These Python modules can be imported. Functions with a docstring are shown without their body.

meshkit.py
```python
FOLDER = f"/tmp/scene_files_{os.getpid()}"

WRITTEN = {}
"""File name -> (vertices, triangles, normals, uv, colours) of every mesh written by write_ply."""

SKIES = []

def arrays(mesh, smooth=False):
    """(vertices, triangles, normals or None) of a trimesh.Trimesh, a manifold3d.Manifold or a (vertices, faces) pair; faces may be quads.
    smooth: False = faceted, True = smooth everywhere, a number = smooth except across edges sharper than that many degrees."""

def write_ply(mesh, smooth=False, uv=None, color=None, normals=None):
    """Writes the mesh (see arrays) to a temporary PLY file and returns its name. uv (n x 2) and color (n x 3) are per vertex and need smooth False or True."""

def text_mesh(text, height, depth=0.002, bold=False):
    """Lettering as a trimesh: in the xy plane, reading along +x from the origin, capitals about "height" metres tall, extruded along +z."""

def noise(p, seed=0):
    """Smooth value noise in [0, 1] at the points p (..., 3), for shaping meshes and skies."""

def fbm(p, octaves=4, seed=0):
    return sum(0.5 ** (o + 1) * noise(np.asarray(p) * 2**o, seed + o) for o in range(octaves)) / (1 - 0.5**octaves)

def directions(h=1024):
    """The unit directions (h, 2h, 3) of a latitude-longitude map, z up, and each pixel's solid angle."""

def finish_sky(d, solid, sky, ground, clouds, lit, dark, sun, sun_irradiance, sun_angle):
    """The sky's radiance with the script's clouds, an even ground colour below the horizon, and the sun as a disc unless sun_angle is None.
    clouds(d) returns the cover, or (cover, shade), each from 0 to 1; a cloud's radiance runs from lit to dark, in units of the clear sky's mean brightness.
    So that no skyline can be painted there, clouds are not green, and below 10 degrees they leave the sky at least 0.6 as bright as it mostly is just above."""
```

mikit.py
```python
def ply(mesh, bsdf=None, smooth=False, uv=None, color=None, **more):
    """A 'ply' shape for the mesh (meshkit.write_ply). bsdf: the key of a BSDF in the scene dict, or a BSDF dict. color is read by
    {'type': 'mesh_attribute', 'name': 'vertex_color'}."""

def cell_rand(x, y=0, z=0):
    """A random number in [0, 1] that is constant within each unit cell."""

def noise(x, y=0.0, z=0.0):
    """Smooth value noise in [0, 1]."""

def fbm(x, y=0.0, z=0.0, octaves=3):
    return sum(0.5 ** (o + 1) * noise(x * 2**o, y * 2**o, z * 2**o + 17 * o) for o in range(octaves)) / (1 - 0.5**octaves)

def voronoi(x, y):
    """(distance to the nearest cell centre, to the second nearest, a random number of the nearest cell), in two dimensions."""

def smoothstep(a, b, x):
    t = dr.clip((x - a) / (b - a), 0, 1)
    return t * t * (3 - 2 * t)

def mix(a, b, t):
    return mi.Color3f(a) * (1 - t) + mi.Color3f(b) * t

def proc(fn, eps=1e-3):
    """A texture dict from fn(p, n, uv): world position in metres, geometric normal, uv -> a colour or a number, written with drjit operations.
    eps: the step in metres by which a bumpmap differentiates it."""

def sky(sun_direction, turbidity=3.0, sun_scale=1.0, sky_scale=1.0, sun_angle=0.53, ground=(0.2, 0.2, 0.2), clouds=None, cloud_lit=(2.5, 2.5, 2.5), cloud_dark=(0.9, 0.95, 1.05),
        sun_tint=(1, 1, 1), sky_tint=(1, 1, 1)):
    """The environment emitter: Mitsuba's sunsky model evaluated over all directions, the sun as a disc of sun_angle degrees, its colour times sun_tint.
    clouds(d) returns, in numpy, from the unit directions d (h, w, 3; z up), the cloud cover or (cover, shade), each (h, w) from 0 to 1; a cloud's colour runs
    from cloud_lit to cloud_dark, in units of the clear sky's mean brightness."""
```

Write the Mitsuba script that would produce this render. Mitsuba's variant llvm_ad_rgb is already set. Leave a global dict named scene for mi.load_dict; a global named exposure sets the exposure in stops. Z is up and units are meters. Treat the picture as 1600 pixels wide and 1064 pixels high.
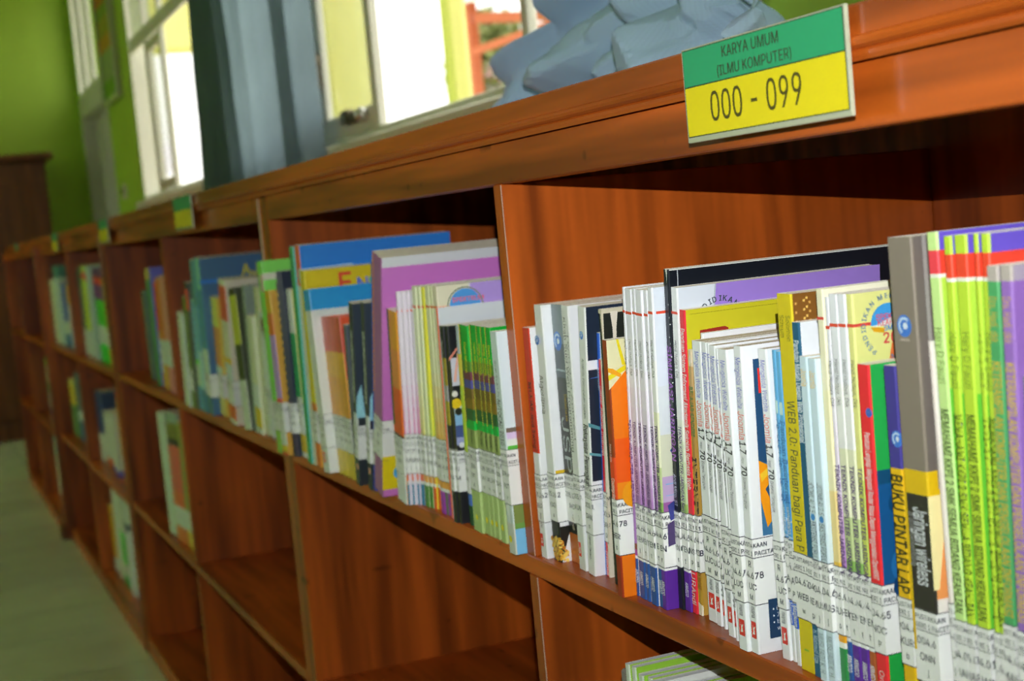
import math, random
import numpy as np, trimesh, shapely
from shapely.geometry import Polygon, box as sbox
import mitsuba as mi, drjit as dr
import mikit, meshkit
from mikit import proc, noise, fbm, mix, smoothstep

T = mi.ScalarTransform4f
scene, labels = {}, {}

# ---------------------------------------------------------------- camera, sky, lights, exposure
CAM = np.array([-0.5, 0.0, 1.08])
FWD, UP = np.array([0.37583597, 0.92315194, -0.08085681]), np.array([0.11649377, 0.03949536, 0.99240582])
scene['camera'] = {'type': 'thinlens', 'fov': 38.36, 'fov_axis': 'x', 'near_clip': 0.05, 'far_clip': 200.0,
                   'aperture_radius': 0.0027, 'focus_distance': 1.08,
                   'to_world': T().look_at(origin=CAM.tolist(), target=(CAM + FWD).tolist(), up=UP.tolist())}


def overcast(d):
    n = meshkit.fbm(d * 4.0, 4, 3)
    return np.full(d.shape[:2], 0.92) + 0.08 * n, np.clip(n * 0.5, 0, 1)


scene['sky'] = mikit.sky((0.35, 0.25, 0.9), turbidity=4.0, sun_scale=1.0, sky_scale=10.5, ground=(0.3, 0.3, 0.27), clouds=overcast,
                         cloud_lit=(1.95, 1.9, 1.75), cloud_dark=(1.5, 1.5, 1.45))
# the camera's own pop-up flash, a hand above the lens
flash = CAM + 0.088 * UP - 0.03 * FWD
scene['camera_flash'] = {'type': 'spot', 'to_world': T().look_at(origin=flash.tolist(), target=(flash + FWD).tolist(), up=UP.tolist()),
                         'cutoff_angle': 42.0, 'beam_width': 4.0, 'intensity': {'type': 'rgb', 'value': [4.9, 4.93, 5.05]}}
exposure = 0.0


# ---------------------------------------------------------------- helpers
def lin(c, gain=1.0, top=0.86):
    """'#rrggbb' as a linear colour."""
    if isinstance(c, str):
        c = [int(c[i:i + 2], 16) / 255 for i in (1, 3, 5)]
        c = [x / 12.92 if x <= 0.04045 else ((x + 0.055) / 1.055) ** 2.4 for x in c]
    c = np.asarray(c, float) * gain
    m = c.max()
    return c * (top / m) if m > top else c


def numbered(name):
    if name not in labels and not any(k == name or k.startswith(name + '__') for k in scene):
        return name
    i = 1
    while f'{name}_{i:03d}' in labels or f'{name}_{i:03d}' in scene or f'{name}_{i:03d}' in USED:
        i += 1
    return f'{name}_{i:03d}'


USED = set()


def thing(name, label, cat, group=None, kind=None):
    key = numbered(name)
    USED.add(key)
    labels[key] = {'label': label, 'category': cat}
    if group:
        labels[key]['group'] = group
    if kind:
        labels[key]['kind'] = kind
    return key


def part(parent, name, mesh, bsdf, smooth=False, color=None, tw=None, **more):
    key = f'{parent}__{name}'
    i = 1
    while key in scene:
        key = f'{parent}__{name}_{i:03d}'
        i += 1
    d = mesh if isinstance(mesh, dict) else mikit.ply(mesh, bsdf, smooth=smooth, color=color, **more)
    if tw is not None:
        d = {**d, 'to_world': tw}
    scene[key] = d
    return key


def struct(name, mesh, bsdf, label=None, smooth=False):
    scene[name] = mikit.ply(mesh, bsdf, smooth=smooth)
    USED.add(name)
    labels[name] = {'kind': 'structure'}
    if label:
        labels[name]['label'] = label
    return name


def bx(x0, x1, y0, y1, z0, z1, bev=0.0):
    """A box; with bev its edges are chamfered."""
    if bev <= 0:
        m = trimesh.creation.box((x1 - x0, y1 - y0, z1 - z0))
        m.apply_translation(((x0 + x1) / 2, (y0 + y1) / 2, (z0 + z1) / 2))
        return m
    pts = []
    for sx, a in ((1, x0), (-1, x1)):
        for sy, b in ((1, y0), (-1, y1)):
            for sz, c in ((1, z0), (-1, z1)):
                for k in range(3):
                    o = [bev * sx, bev * sy, bev * sz]
                    o[k] = 0
                    pts.append((a + o[0], b + o[1], c + o[2]))
    return trimesh.convex.convex_hull(np.array(pts))


def cat(*ms):
    return trimesh.util.concatenate([m for m in ms])


def tube(p, r, n=10):
    p = np.asarray(p, float)
    segs = []
    for a, b in zip(p[:-1], p[1:]):
        segs.append(trimesh.creation.cylinder(r, segment=[a, b], sections=n))
    return cat(*segs)


# ---------------------------------------------------------------- materials
def rgb(c):
    return {'type': 'rgb', 'value': [float(x) for x in lin(c)]}


def two(d):
    return {'type': 'twosided', 'bsdf': d}


def wood(axis, dark, light, red=0.0):
    dark, light = [float(v) for v in dark], [float(v) for v in light]

    def fn(p, n, uv):
        q = [p.x, p.y, p.z]
        s = [34.0, 34.0, 34.0]
        s[axis] = 2.2
        a = fbm(q[0] * s[0], q[1] * s[1], q[2] * s[2], 4)
        s2 = [130.0, 130.0, 130.0]
        s2[axis] = 7.0
        b = noise(q[0] * s2[0] + 9, q[1] * s2[1], q[2] * s2[2])
        c = fbm(q[0] * 3.1 + 4, q[1] * 3.1, q[2] * 3.1, 2)
        knot = smoothstep(0.90, 0.97, noise(q[0] * 46 + 3, q[1] * 46, q[2] * 40))
        t = dr.clip((a - 0.5) * 2.0 + 0.38 + b * 0.2 + (c - 0.5) * 0.6, 0, 1)
        return mix(dark, light, t) * (1 - 0.45 * knot)
    return fn


WD, WL = lin('#7e380d') * 0.95, lin('#bd5a1a') * 1.12
for nm, ax in (('wood_x', 0), ('wood_y', 1), ('wood_z', 2)):
    scene[nm] = two({'type': 'principled', 'base_color': proc(wood(ax, WD, WL)), 'roughness': 0.36, 'specular': 0.32})
scene['wood_dark'] = two({'type': 'principled', 'base_color': proc(wood(2, lin('#5a2c08'), lin('#7c4210'))), 'roughness': 0.4, 'specular': 0.4})
scene['wood_edge_glint'] = two({'type': 'principled', 'base_color': rgb('#b89484'), 'roughness': 0.35})  # pale tone that paints flash glints onto front edges
VC = {'type': 'mesh_attribute', 'name': 'vertex_color'}
scene['cover_card'] = two({'type': 'principled', 'base_color': VC, 'roughness': 0.36, 'specular': 0.5})
scene['paper_block'] = two({'type': 'principled', 'base_color': VC, 'roughness': 0.85, 'specular': 0.2})
scene['label_paper'] = two({'type': 'principled', 'base_color': VC, 'roughness': 0.42, 'specular': 0.4})


def paint(c, amp=0.12, f=2.3):
    a = [float(v) for v in lin(c)]

    def fn(p, n, uv):
        return mi.Color3f(a) * (1 + amp * (fbm(p.x * f, p.y * f, p.z * f, 3) - 0.5))
    return proc(fn)


scene['green_paint'] = two({'type': 'principled', 'base_color': paint('#a6ca40'), 'roughness': 0.6})
scene['ceiling_paint'] = two({'type': 'principled', 'base_color': paint('#e6e8dc', 0.05), 'roughness': 0.8})
scene['frame_paint'] = two({'type': 'principled', 'base_color': paint('#d6d6c6', 0.06, 6), 'roughness': 0.4})
scene['door_paint'] = two({'type': 'principled', 'base_color': paint('#c9c9bf', 0.06, 6), 'roughness': 0.4})
scene['outside_yellow'] = two({'type': 'principled', 'base_color': paint('#dcd884', 0.06), 'roughness': 0.7})
scene['outside_white'] = two({'type': 'principled', 'base_color': paint('#f4f2e6', 0.04), 'roughness': 0.7})
scene['outside_orange'] = two({'type': 'principled', 'base_color': paint('#c06a40', 0.1), 'roughness': 0.6})
scene['outside_concrete'] = two({'type': 'principled', 'base_color': paint('#b9b5a8', 0.2), 'roughness': 0.9})
scene['metal_dark'] = two({'type': 'principled', 'base_color': rgb('#6a6250'), 'roughness': 0.35, 'metallic': 0.8})
scene['metal_bright'] = two({'type': 'principled', 'base_color': rgb('#d8d8d8'), 'roughness': 0.25, 'metallic': 0.9})
scene['acrylic_edge'] = two({'type': 'principled', 'base_color': rgb('#a9ad94'), 'roughness': 0.2, 'specular': 0.6})
scene['pane_glass'] = {'type': 'thindielectric', 'int_ior': 1.5}
scene['leaf_green'] = two({'type': 'principled', 'base_color': VC, 'roughness': 0.6})


TILE, CLOTH = [float(v) for v in lin('#d6e2c0')], [float(v) for v in lin('#bddcf6')]


def tile_fn(p, n, uv):
    k = mikit.cell_rand(dr.floor((p.x + 20) / 0.4), dr.floor(p.y / 0.4), 3)
    return mi.Color3f(TILE) * (0.9 + 0.14 * k + 0.16 * (fbm(p.x * 9, p.y * 9, 1.0, 3) - 0.5))


scene['floor_tile'] = two({'type': 'principled', 'base_color': proc(tile_fn), 'roughness': 0.22, 'specular': 0.5})
scene['floor_joint'] = two({'type': 'principled', 'base_color': rgb('#a0ab92'), 'roughness': 0.8})


def cloth_fn(p, n, uv):
    w = 0.5 + 0.25 * dr.sin(p.z * 1900.0) + 0.25 * dr.sin(p.y * 1900.0)
    return mi.Color3f(CLOTH) * (0.9 + 0.1 * w + 0.22 * (fbm(p.x * 7, p.y * 7, p.z * 7, 3) - 0.5))


def heavy_fn(p, n, uv):
    w = 0.5 + 0.25 * dr.sin(p.z * 1900.0) + 0.25 * dr.sin(p.y * 1900.0)
    return mi.Color3f(HEAVY) * (0.9 + 0.1 * w + 0.22 * (fbm(p.x * 7, p.y * 7, p.z * 7, 3) - 0.5))


HEAVY = [float(v) for v in lin('#93aab8')]
scene['curtain_heavy_cloth'] = {'type': 'principledthin', 'base_color': proc(heavy_fn), 'roughness': 0.6, 'diff_trans': 1.35, 'spec_trans': 0.0}
scene['curtain_cloth'] = {'type': 'principledthin', 'base_color': proc(cloth_fn), 'roughness': 0.5, 'diff_trans': 0.26, 'spec_trans': 0.0, 'sheen': 0.6}

# ---------------------------------------------------------------- the room
XW = 0.70                       # inner face of the window wall
YF, XL, YB, ZC = 10.1, -6.0, -3.2, 3.3
struct('floor', bx(XL, XW + 0.3, YB, YF, -0.06, -0.004), 'floor_joint', 'pale green floor laid with glossy square tiles')
tile = 0.4
protos = {}
for i in range(5):
    for j in range(18):
        x0, y0 = -1.6 + i * tile, 2.8 + j * tile
        m = bx(x0 + 0.002, x0 + tile - 0.002, y0 + 0.002, y0 + tile - 0.002, -0.0035, 0.0, 0.001)
        part('floor', 'tile', m, 'floor_tile')
rest = cat(bx(XL, -1.602, YB, YF, -0.0035, 0), bx(-1.6, XW, YB, 2.798, -0.0035, 0), bx(0.402, XW, 2.8, YF, -0.0035, 0))
part('floor', 'tile_field', rest, 'floor_tile')
labels['floor__tile_field'] = {'kind': 'stuff'}
struct('ceiling', bx(XL, XW + 0.3, YB, YF, ZC, ZC + 0.1), 'ceiling_paint', 'pale painted ceiling above the bookcases')
struct('wall_far', bx(XL, XW + 0.3, YF, YF + 0.2, 0, ZC), 'green_paint', 'lime green end wall')
struct('wall_back', bx(XL, XW + 0.3, YB - 0.2, YB, 0, ZC), 'green_paint')


def slab(x0, x1, y0, y1, z0, z1, holes):
    """A wall in the y-z plane with openings (y0, y1, z0, z1)."""
    poly = sbox(y0, z0, y1, z1)
    for h in holes:
        poly = poly.difference(sbox(h[0], h[2], h[1], h[3]))
    m = trimesh.creation.extrude_polygon(poly, x1 - x0, engine='earcut')
    v = np.array(m.vertices)
    m.vertices = np.stack([v[:, 2] + x0, v[:, 0], v[:, 1]], 1)
    m.invert()
    m.fix_normals()
    return m


# openings: near window, second window, transom over the door, door
W1, W2, W3, DR = (1.86, 5.02, 1.33, 2.9), (6.02, 7.75, 1.345, 2.9), (8.76, 9.98, 2.12, 2.9), (8.76, 9.98, 0.0, 2.04)
W0 = (-1.6, 0.9, 1.33, 2.9)  # added opening out of view, lights the room behind the camera
struct('wall_right', slab(XW, XW + 0.10, YB, YF, 0, ZC, [W0, W1, W2, W3, DR]), 'green_paint', 'lime green window wall behind the bookcases')
WL_ADDED = [(6.2, 9.0, 0.9, 2.7)]  # added window out of view, lights the far wall and floor
struct('wall_left', slab(XL - 0.16, XL, YB, YF, 0, ZC, WL_ADDED), 'green_paint')


def bars(name, w, posts, rails, x0=XW - 0.004, x1=XW + 0.02):
    """A window frame: outer frame, posts (y0, y1) and rails (z0, z1)."""
    xo = x0 + .125 if x0 > 0 else x1
    struct(name, cat(bx(x0, xo, w[0], w[1], w[2], w[2] + 0.03, .003), bx(x0, xo, w[0], w[1], w[3] - 0.03, w[3], .003),
                     bx(x0, xo, w[0], w[0] + 0.012, w[2], w[3], .003), bx(x0, xo, w[1] - 0.012, w[1], w[2], w[3], .003)), 'frame_paint')
    for a, b in posts:
        part(name, 'post', bx(x0, x1, a, b, w[2] + 0.03, w[3] - 0.04, .003), 'frame_paint')
    for a, b in rails:
        part(name, 'rail', bx(x0 + .001, x1 - .001, w[0] + .04, w[1] - .04, a, b, .003), 'frame_paint')


def pane(name, y0, y1, z0, z1, x=XW + 0.01):
    m = trimesh.Trimesh([[x, y0, z0], [x, y1, z0], [x, y1, z1], [x, y0, z1]], [[0, 1, 2], [0, 2, 3]], process=False)
    part(name, 'pane', m, 'pane_glass')


def sash(name, y0, y1, z0, z1, x0, w=0.07, far=None):
    far = far or w
    m = cat(bx(x0, x0 + .022, y0, y1, z0, z0 + w, .003), bx(x0, x0 + .022, y0, y1, z1 - w, z1, .003),
            bx(x0, x0 + .022, y0, y0 + w * .4, z0, z1, .003), bx(x0, x0 + .022, y1 - far, y1, z0, z1, .003))
    return part(name, 'sash', m, 'frame_paint')


bars('window_1', W1, [(2.705, 2.735), (3.715, 3.74), (4.37, 4.43)], [(2.13, 2.19)])
k = sash('window_1', 3.745, 4.365, 1.362, 2.12, XW - 0.002, 0.06, 0.15)
sl = k
hd = cat(trimesh.creation.icosphere(2, 0.022), bx(-.008, .008, -.02, .02, -.09, .0, .003))
hd.apply_translation((XW - 0.016, 4.235, 1.60))
part(sl, 'handle', hd, 'metal_dark')
stay = cat(tube([[XW - .008, 4.25, 1.56], [XW - .03, 4.31, 1.47], [XW - .008, 4.29, 1.40]], .006),
           tube([[XW - .008, 4.23, 1.55], [XW - .04, 4.24, 1.46], [XW - .008, 4.29, 1.40]], .005))
part(sl, 'stay', stay, 'metal_bright')
lt = cat(bx(XW - .03, XW - .001, 3.93, 3.99, 1.385, 1.425, .006), bx(XW - .03, XW - .001, 3.87, 3.90, 1.385, 1.415, .006), bx(XW - .022, XW - .006, 3.87, 4.0, 1.40, 1.41, .002))
part(sl, 'latch', lt, 'metal_dark')
kn = trimesh.creation.icosphere(2, 0.02)
kn.apply_translation((XW - 0.018, 3.82, 1.40))
part(sl, 'knob', kn, 'metal_bright')
pane('window_1', 3.77, 4.21, 1.42, 2.06)
pane('window_1', 1.88, 2.70, 1.365, 2.12)
pane('window_1', 4.435, 5.0, 1.365, 2.12)
for a, b in ((1.91, 2.66), (2.74, 3.675), (3.715, 4.355), (4.43, 4.97)):
    pane('window_1', a, b, 2.20, 2.85)
bars('window_2', W2, [(6.80, 6.835), (7.25, 7.27)], [(2.10, 2.17)])
sash('window_2', 6.84, 7.245, 1.38, 2.09, XW - .002, 0.05)
for a, b in ((6.07, 6.775), (6.84, 7.245), (7.30, 7.70)):
    pane('window_2', a, b, 2.18, 2.85)
pane('window_2', 6.89, 7.19, 1.44, 2.04)
bars('window_3', W3, [(9.2, 9.24), (9.58, 9.62)], [])
for a, b in ((8.81, 9.19), (9.25, 9.57), (9.63, 9.93)):
    pane('window_3', a, b, 2.16, 2.85)
bars('window_4', W0, [(-0.4, -0.33)], [(2.13, 2.19)])  # frame for the added near opening
for i, w in enumerate(WL_ADDED):
    bars(f'window_{5 + i}', w, [((w[0] + w[1]) / 2 - .03, (w[0] + w[1]) / 2 + .03)], [], XL - .1, XL - .04)  # frame for the added opening in the unseen left wall
for i, w in enumerate((W1, W2)):
    struct(f'trim_{1 + i}', bx(XW - 0.045, XW + 0.02, w[0] - .05, w[1] + .05, w[2] - .035, w[2] + .006, .006), 'frame_paint', 'cream painted window sill')
# door set back in the window wall
struct('door_1', cat(bx(XW + .07, XW + .11, 8.84, 9.90, 0.005, 1.98, .004)), 'door_paint', 'pale grey painted door near the far corner')
for a, b, c, d in ((8.96, 9.32, .2, .9), (9.42, 9.78, .2, .9), (8.96, 9.32, 1.05, 1.85), (9.42, 9.78, 1.05, 1.85)):
    part('door_1', 'panel', bx(XW + .055, XW + .072, a, b, c, d, .006), 'door_paint')
part('door_1', 'handle', cat(tube([[XW + .03, 8.93, 1.02], [XW + .03, 9.05, 1.02]], .01), tube([[XW + .03, 8.93, 1.02], [XW + .075, 8.93, 1.02]], .01)), 'metal_bright')
struct('trim_3', cat(bx(XW - .01, XW + .16, 8.74, 8.835, 0, 2.12, .004), bx(XW - .01, XW + .16, 9.905, 9.99, 0, 2.12, .004), bx(XW - .01, XW + .16, 8.835, 9.905, 1.985, 2.115, .004)), 'door_paint', 'pale grey door frame')

# ---------------------------------------------------------------- outside the windows
t = thing('paved_yard', 'grey concrete yard outside the windows', 'ground', kind='structure')
part(t, 'paving', bx(XW + .11, 60, -20, 60, -0.2, -0.05), 'outside_concrete')
for i, (a, b, y0, y1) in enumerate(((1.47, 1.56, 5.20, 5.27), (2.10, 2.41, 9.0, 9.25), (1.37, 1.62, 4.0, 4.05), (1.50, 1.68, 14.0, 14.25))):
    lab = ['yellow veranda pillar seen through the open pane, left of the orange shelter', 'yellow veranda pillar seen through the glass of the sash with the latch',
           'pale yellow veranda pillar at the edge of the bunched pale blue curtain', 'yellow veranda pillar seen through the window left of the long curtain'][i]
    t = thing('veranda_pillar', lab, 'pillar', 'veranda pillars outside')
    part(t, 'shaft', bx(a, b, y0, y1, 0.25, 3.6, .02), 'outside_yellow')
    part(t, 'base', bx(a - .03, b + .03, y0 - .03, y1 + .03, -0.05, 0.25, .02), 'outside_white')
t = thing('veranda_beam', 'yellow veranda beam above the window left of the long curtain', 'beam')
part(t, 'beam', bx(1.0, 2.9, 13.95, 14.3, 2.95, 3.6, .02), 'outside_yellow')
t = thing('gazebo', 'orange timber shelter with a white scalloped awning outside the window', 'gazebo')
for x, y in ((4.96, 14.0), (6.6, 14.0), (5.3, 14.6), (6.6, 14.6)):
    part(t, 'post', bx(x, x + .10, y, y + .12, -.05, 3.45, .01), 'outside_orange')
part(t, 'beam', bx(5.12, 6.6, 14.0, 14.1, 3.10, 3.20, .01), 'outside_orange')
bm = bx(-.85, .85, -.05, .05, -.04, .04, .01)
bm.apply_transform(trimesh.transformations.rotation_matrix(math.radians(-16), (0, 1, 0)))
bm.apply_translation((5.85, 14.05, 3.03))
part(t, 'rail', bm, 'outside_orange')
sc = [(7.0, 3.9), (4.86, 3.9), (4.86, 3.30)]
n = 22
for i in range(n):
    a, b = 4.86 + i * 2.14 / n, 4.86 + (i + 1) * 2.14 / n
    sc += [(a + (b - a) * s, 3.30 - 0.022 * math.sin(math.pi * s)) for s in (0.2, 0.4, 0.6, 0.8, 1.0)]
m = trimesh.creation.extrude_polygon(Polygon(sc), 0.03, engine='earcut')
v = np.array(m.vertices)
m.vertices = np.stack([v[:, 0], 13.9 - v[:, 2], v[:, 1]], 1)
m.fix_normals()
part(t, 'awning', m, 'outside_white')
part(t, 'roof', bx(4.9, 7.1, 13.85, 14.8, 3.9, 4.0), 'outside_orange')
rng = random.Random(5)
nrg = np.random.default_rng(5)


def bush(label, c, r, n, cols, group=None):
    t = thing('bush', label, 'bush', group)
    cen = nrg.normal(size=(n, 3))
    cen /= np.linalg.norm(cen, axis=1, keepdims=True)
    cen = cen * (nrg.uniform(.55, 1, (n, 1))) * np.array(r) + np.array(c)
    a, b = nrg.normal(size=(2, n, 3))
    a /= np.linalg.norm(a, axis=1, keepdims=True)
    b -= (a * b).sum(1, keepdims=True) * a
    b /= np.linalg.norm(b, axis=1, keepdims=True)
    s = nrg.uniform(.05, .1, (n, 1))
    v = np.stack([cen - a * s, cen - b * s * .5, cen + a * s, cen + b * s * .5], 1).reshape(-1, 3)
    i = np.arange(n)[:, None] * 4
    f = np.vstack([i + [0, 1, 2], i + [0, 2, 3]])
    col = np.repeat(np.array([lin(cols[k]) for k in nrg.integers(0, len(cols), n)]), 4, 0)
    scene[f'{t}__leaves'] = mikit.ply((v, f), 'leaf_green', color=col)
    labels[f'{t}__leaves'] = {'kind': 'stuff'}
    part(t, 'stem', tube([[c[0], c[1], -.05], [c[0], c[1], c[2]]], .05, 6), 'wood_dark')


bush('green bush with pale blossoms below the orange beams outside', (7.2, 18.0, 2.75), (.52, .5, .5), 3000, ['#6b7d3a', '#8a9450', '#55682f', '#cfc6c0', '#b98a8a'])
bush('dark green bush behind the orange shelter outside the window', (7.95, 20.5, 3.3), (.75, .6, .95), 5000, ['#66763c', '#7f8a4a', '#9aa06a'])

# ---------------------------------------------------------------- bookcases
Z1, Z2, Z3 = 0.774, 0.423, 0.05          # tops of the three shelves
SH, DEP = 0.018, 0.47
PITCH = 1.903
CASES = []
case_lab = ['nearest long red-brown wooden bookcase, under the sign reading 000 - 099',
            'second red-brown wooden bookcase from the right, with the half-empty middle shelves',
            'third red-brown wooden bookcase from the right, dim beyond the empty compartment',
            'farthest red-brown wooden bookcase, by the dark cabinet at the left edge']


def moulded_top(y0, y1):
    q = lambda z: 1.08 + (z - 1.08) * .976 if z > 1.1501 else z
    # profile in x-z: top board edge, bead, cove; swept along y
    prof = [(0.0, 1.150), (-0.0075, 1.1505), (-0.0085, 1.153), (-0.0085, 1.1555), (-0.0075, 1.157), (-0.0095, 1.1575), (-0.0125, 1.1588), (-0.0138, 1.161), (-0.0128, 1.1632),
            (-0.0105, 1.1645), (-0.0105, 1.1805), (-0.009, 1.182), (DEP + 0.012, 1.182), (DEP + 0.012, 1.158), (0.0, 1.158)]
    m = trimesh.creation.extrude_polygon(Polygon([(a, q(b)) for a, b in prof]), y1 - y0, engine='earcut')
    v = np.array(m.vertices)
    m.vertices = np.stack([v[:, 0], v[:, 2] + y0, v[:, 1]], 1)
    m.fix_normals()
    return m


for u in range(4):
    n1 = 0.254 + PITCH * u                     # near outer face
    f1 = n1 + PITCH - 0.0025                   # far outer face
    pn, pf = n1 + 0.032, f1 - 0.031            # inner faces
    dx = (0, 0.001, -0.004, -0.022)[u]
    t = thing('bookcase', case_lab[u], 'bookcase', 'row of wooden bookcases along the window wall')
    CASES.append(t)
    md = (pn + pf) / 2 if u else 1.2305
    part(t, 'side_panel', bx(dx, DEP, n1, pn, 0, 1.149, .0016), 'wood_z')
    part(t, 'side_panel', bx(dx, DEP, pf, f1, 0, 1.149, .0016), 'wood_z')
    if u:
        part(t, 'edge_glint', bx(dx - .0012, dx + .0005, n1 + .021, pn - .001, 1.03, 1.147, .0004), 'wood_edge_glint')  # paints the flash glint on the varnished panel front, upper end only
    part(t, 'moulded_top', moulded_top(n1 - .001, f1 + .001), 'wood_y')
    part(t, 'apron', bx(dx + .0002, dx + .022, pn, pf, 1.113, 1.150, .0012), 'wood_y')
    part(t, 'back_panel', bx(DEP, DEP + .008, n1, f1, 0, 1.15), 'wood_z')
    for zt, nm in ((Z1, 'shelf'), (Z2, 'shelf')):
        part(t, nm, bx(dx - .0006, DEP, pn, pf, zt - SH, zt, .0012), 'wood_y')
    part(t, 'bottom_board', bx(dx - .0006 + (.0), DEP, pn, pf, 0.0, Z3, .002), 'wood_y')
    for z0, z1, off in ((Z1, 1.1135, 0), (Z2, Z1 - SH, -.0005), (Z3, Z2 - SH, 0)):
        part(t, 'divider', bx(dx + .0002, DEP, md - .0095 + off, md + .0095 + off, z0, z1, .0012), 'wood_z')
    if u == 3:
        part(t, 'foot_block', bx(dx - .02, dx - .001, n1, n1 + .09, 0, .05, .004), 'wood_dark')
    if u == 0:
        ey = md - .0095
        part(t, 'edge_highlight', bx(-.0004, .0005, ey - .0003, ey + .0002, Z1 + .001, 1.112), 'wood_edge_glint')  # pale line painting the highlight along the rounded divider edge
        part(t, 'edge_highlight', bx(-.0004, .0005, ey - .0008, ey - .0003, Z2 + .001, Z1 - SH - .001), 'wood_edge_glint')  # same painted highlight on the divider below

# ---------------------------------------------------------------- shelf signs
tri_cache = {}


def text_tris(s, h, bold=False):
    """Flat triangles (n, 3, 2) of a line of lettering and its width."""
    if (s, bold) not in tri_cache:
        m = meshkit.text_mesh(s, 0.01, 0.002, bold)
        v, f = np.array(m.vertices), np.array(m.faces)
        k = np.abs(v[f][:, :, 2] - 0.002).max(1) < 1e-6
        tri_cache[(s, bold)] = (v[f[k]][:, :, :2], v[:, 0].max())
    t, w = tri_cache[(s, bold)]
    return t * (h / 0.01), w * h / 0.01


def flat_print(items, place, off=0.00015):
    """items: (triangles (n,3,2), colour); place(uv (n,2), off) -> points. One mesh with vertex colours."""
    vs, cs = [], []
    for k, (t, c) in enumerate(items):
        if len(t) == 0:
            continue
        p = np.asarray(t).reshape(-1, 2)
        vs.append(place(p, off))
        cs.append(np.repeat(np.asarray(c)[None], len(p), 0))
    v, c = np.vstack(vs), np.vstack(cs)
    return (v, np.arange(len(v)).reshape(-1, 3)), c


def rect(u0, u1, v0, v1):
    return np.array([[[u0, v0], [u1, v0], [u1, v1]], [[u0, v0], [u1, v1], [u0, v1]]], float)


def poly(pts):
    m = trimesh.creation.triangulate_polygon(Polygon(pts), engine='earcut')
    return np.asarray(m[0])[np.asarray(m[1])]


def disc(u, v, r, n=20, ru=None):
    ru = r if ru is None else ru
    a = np.linspace(0, 2 * np.pi, n, endpoint=False)
    return poly(np.stack([u + ru * np.cos(a), v + r * np.sin(a)], 1))


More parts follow.
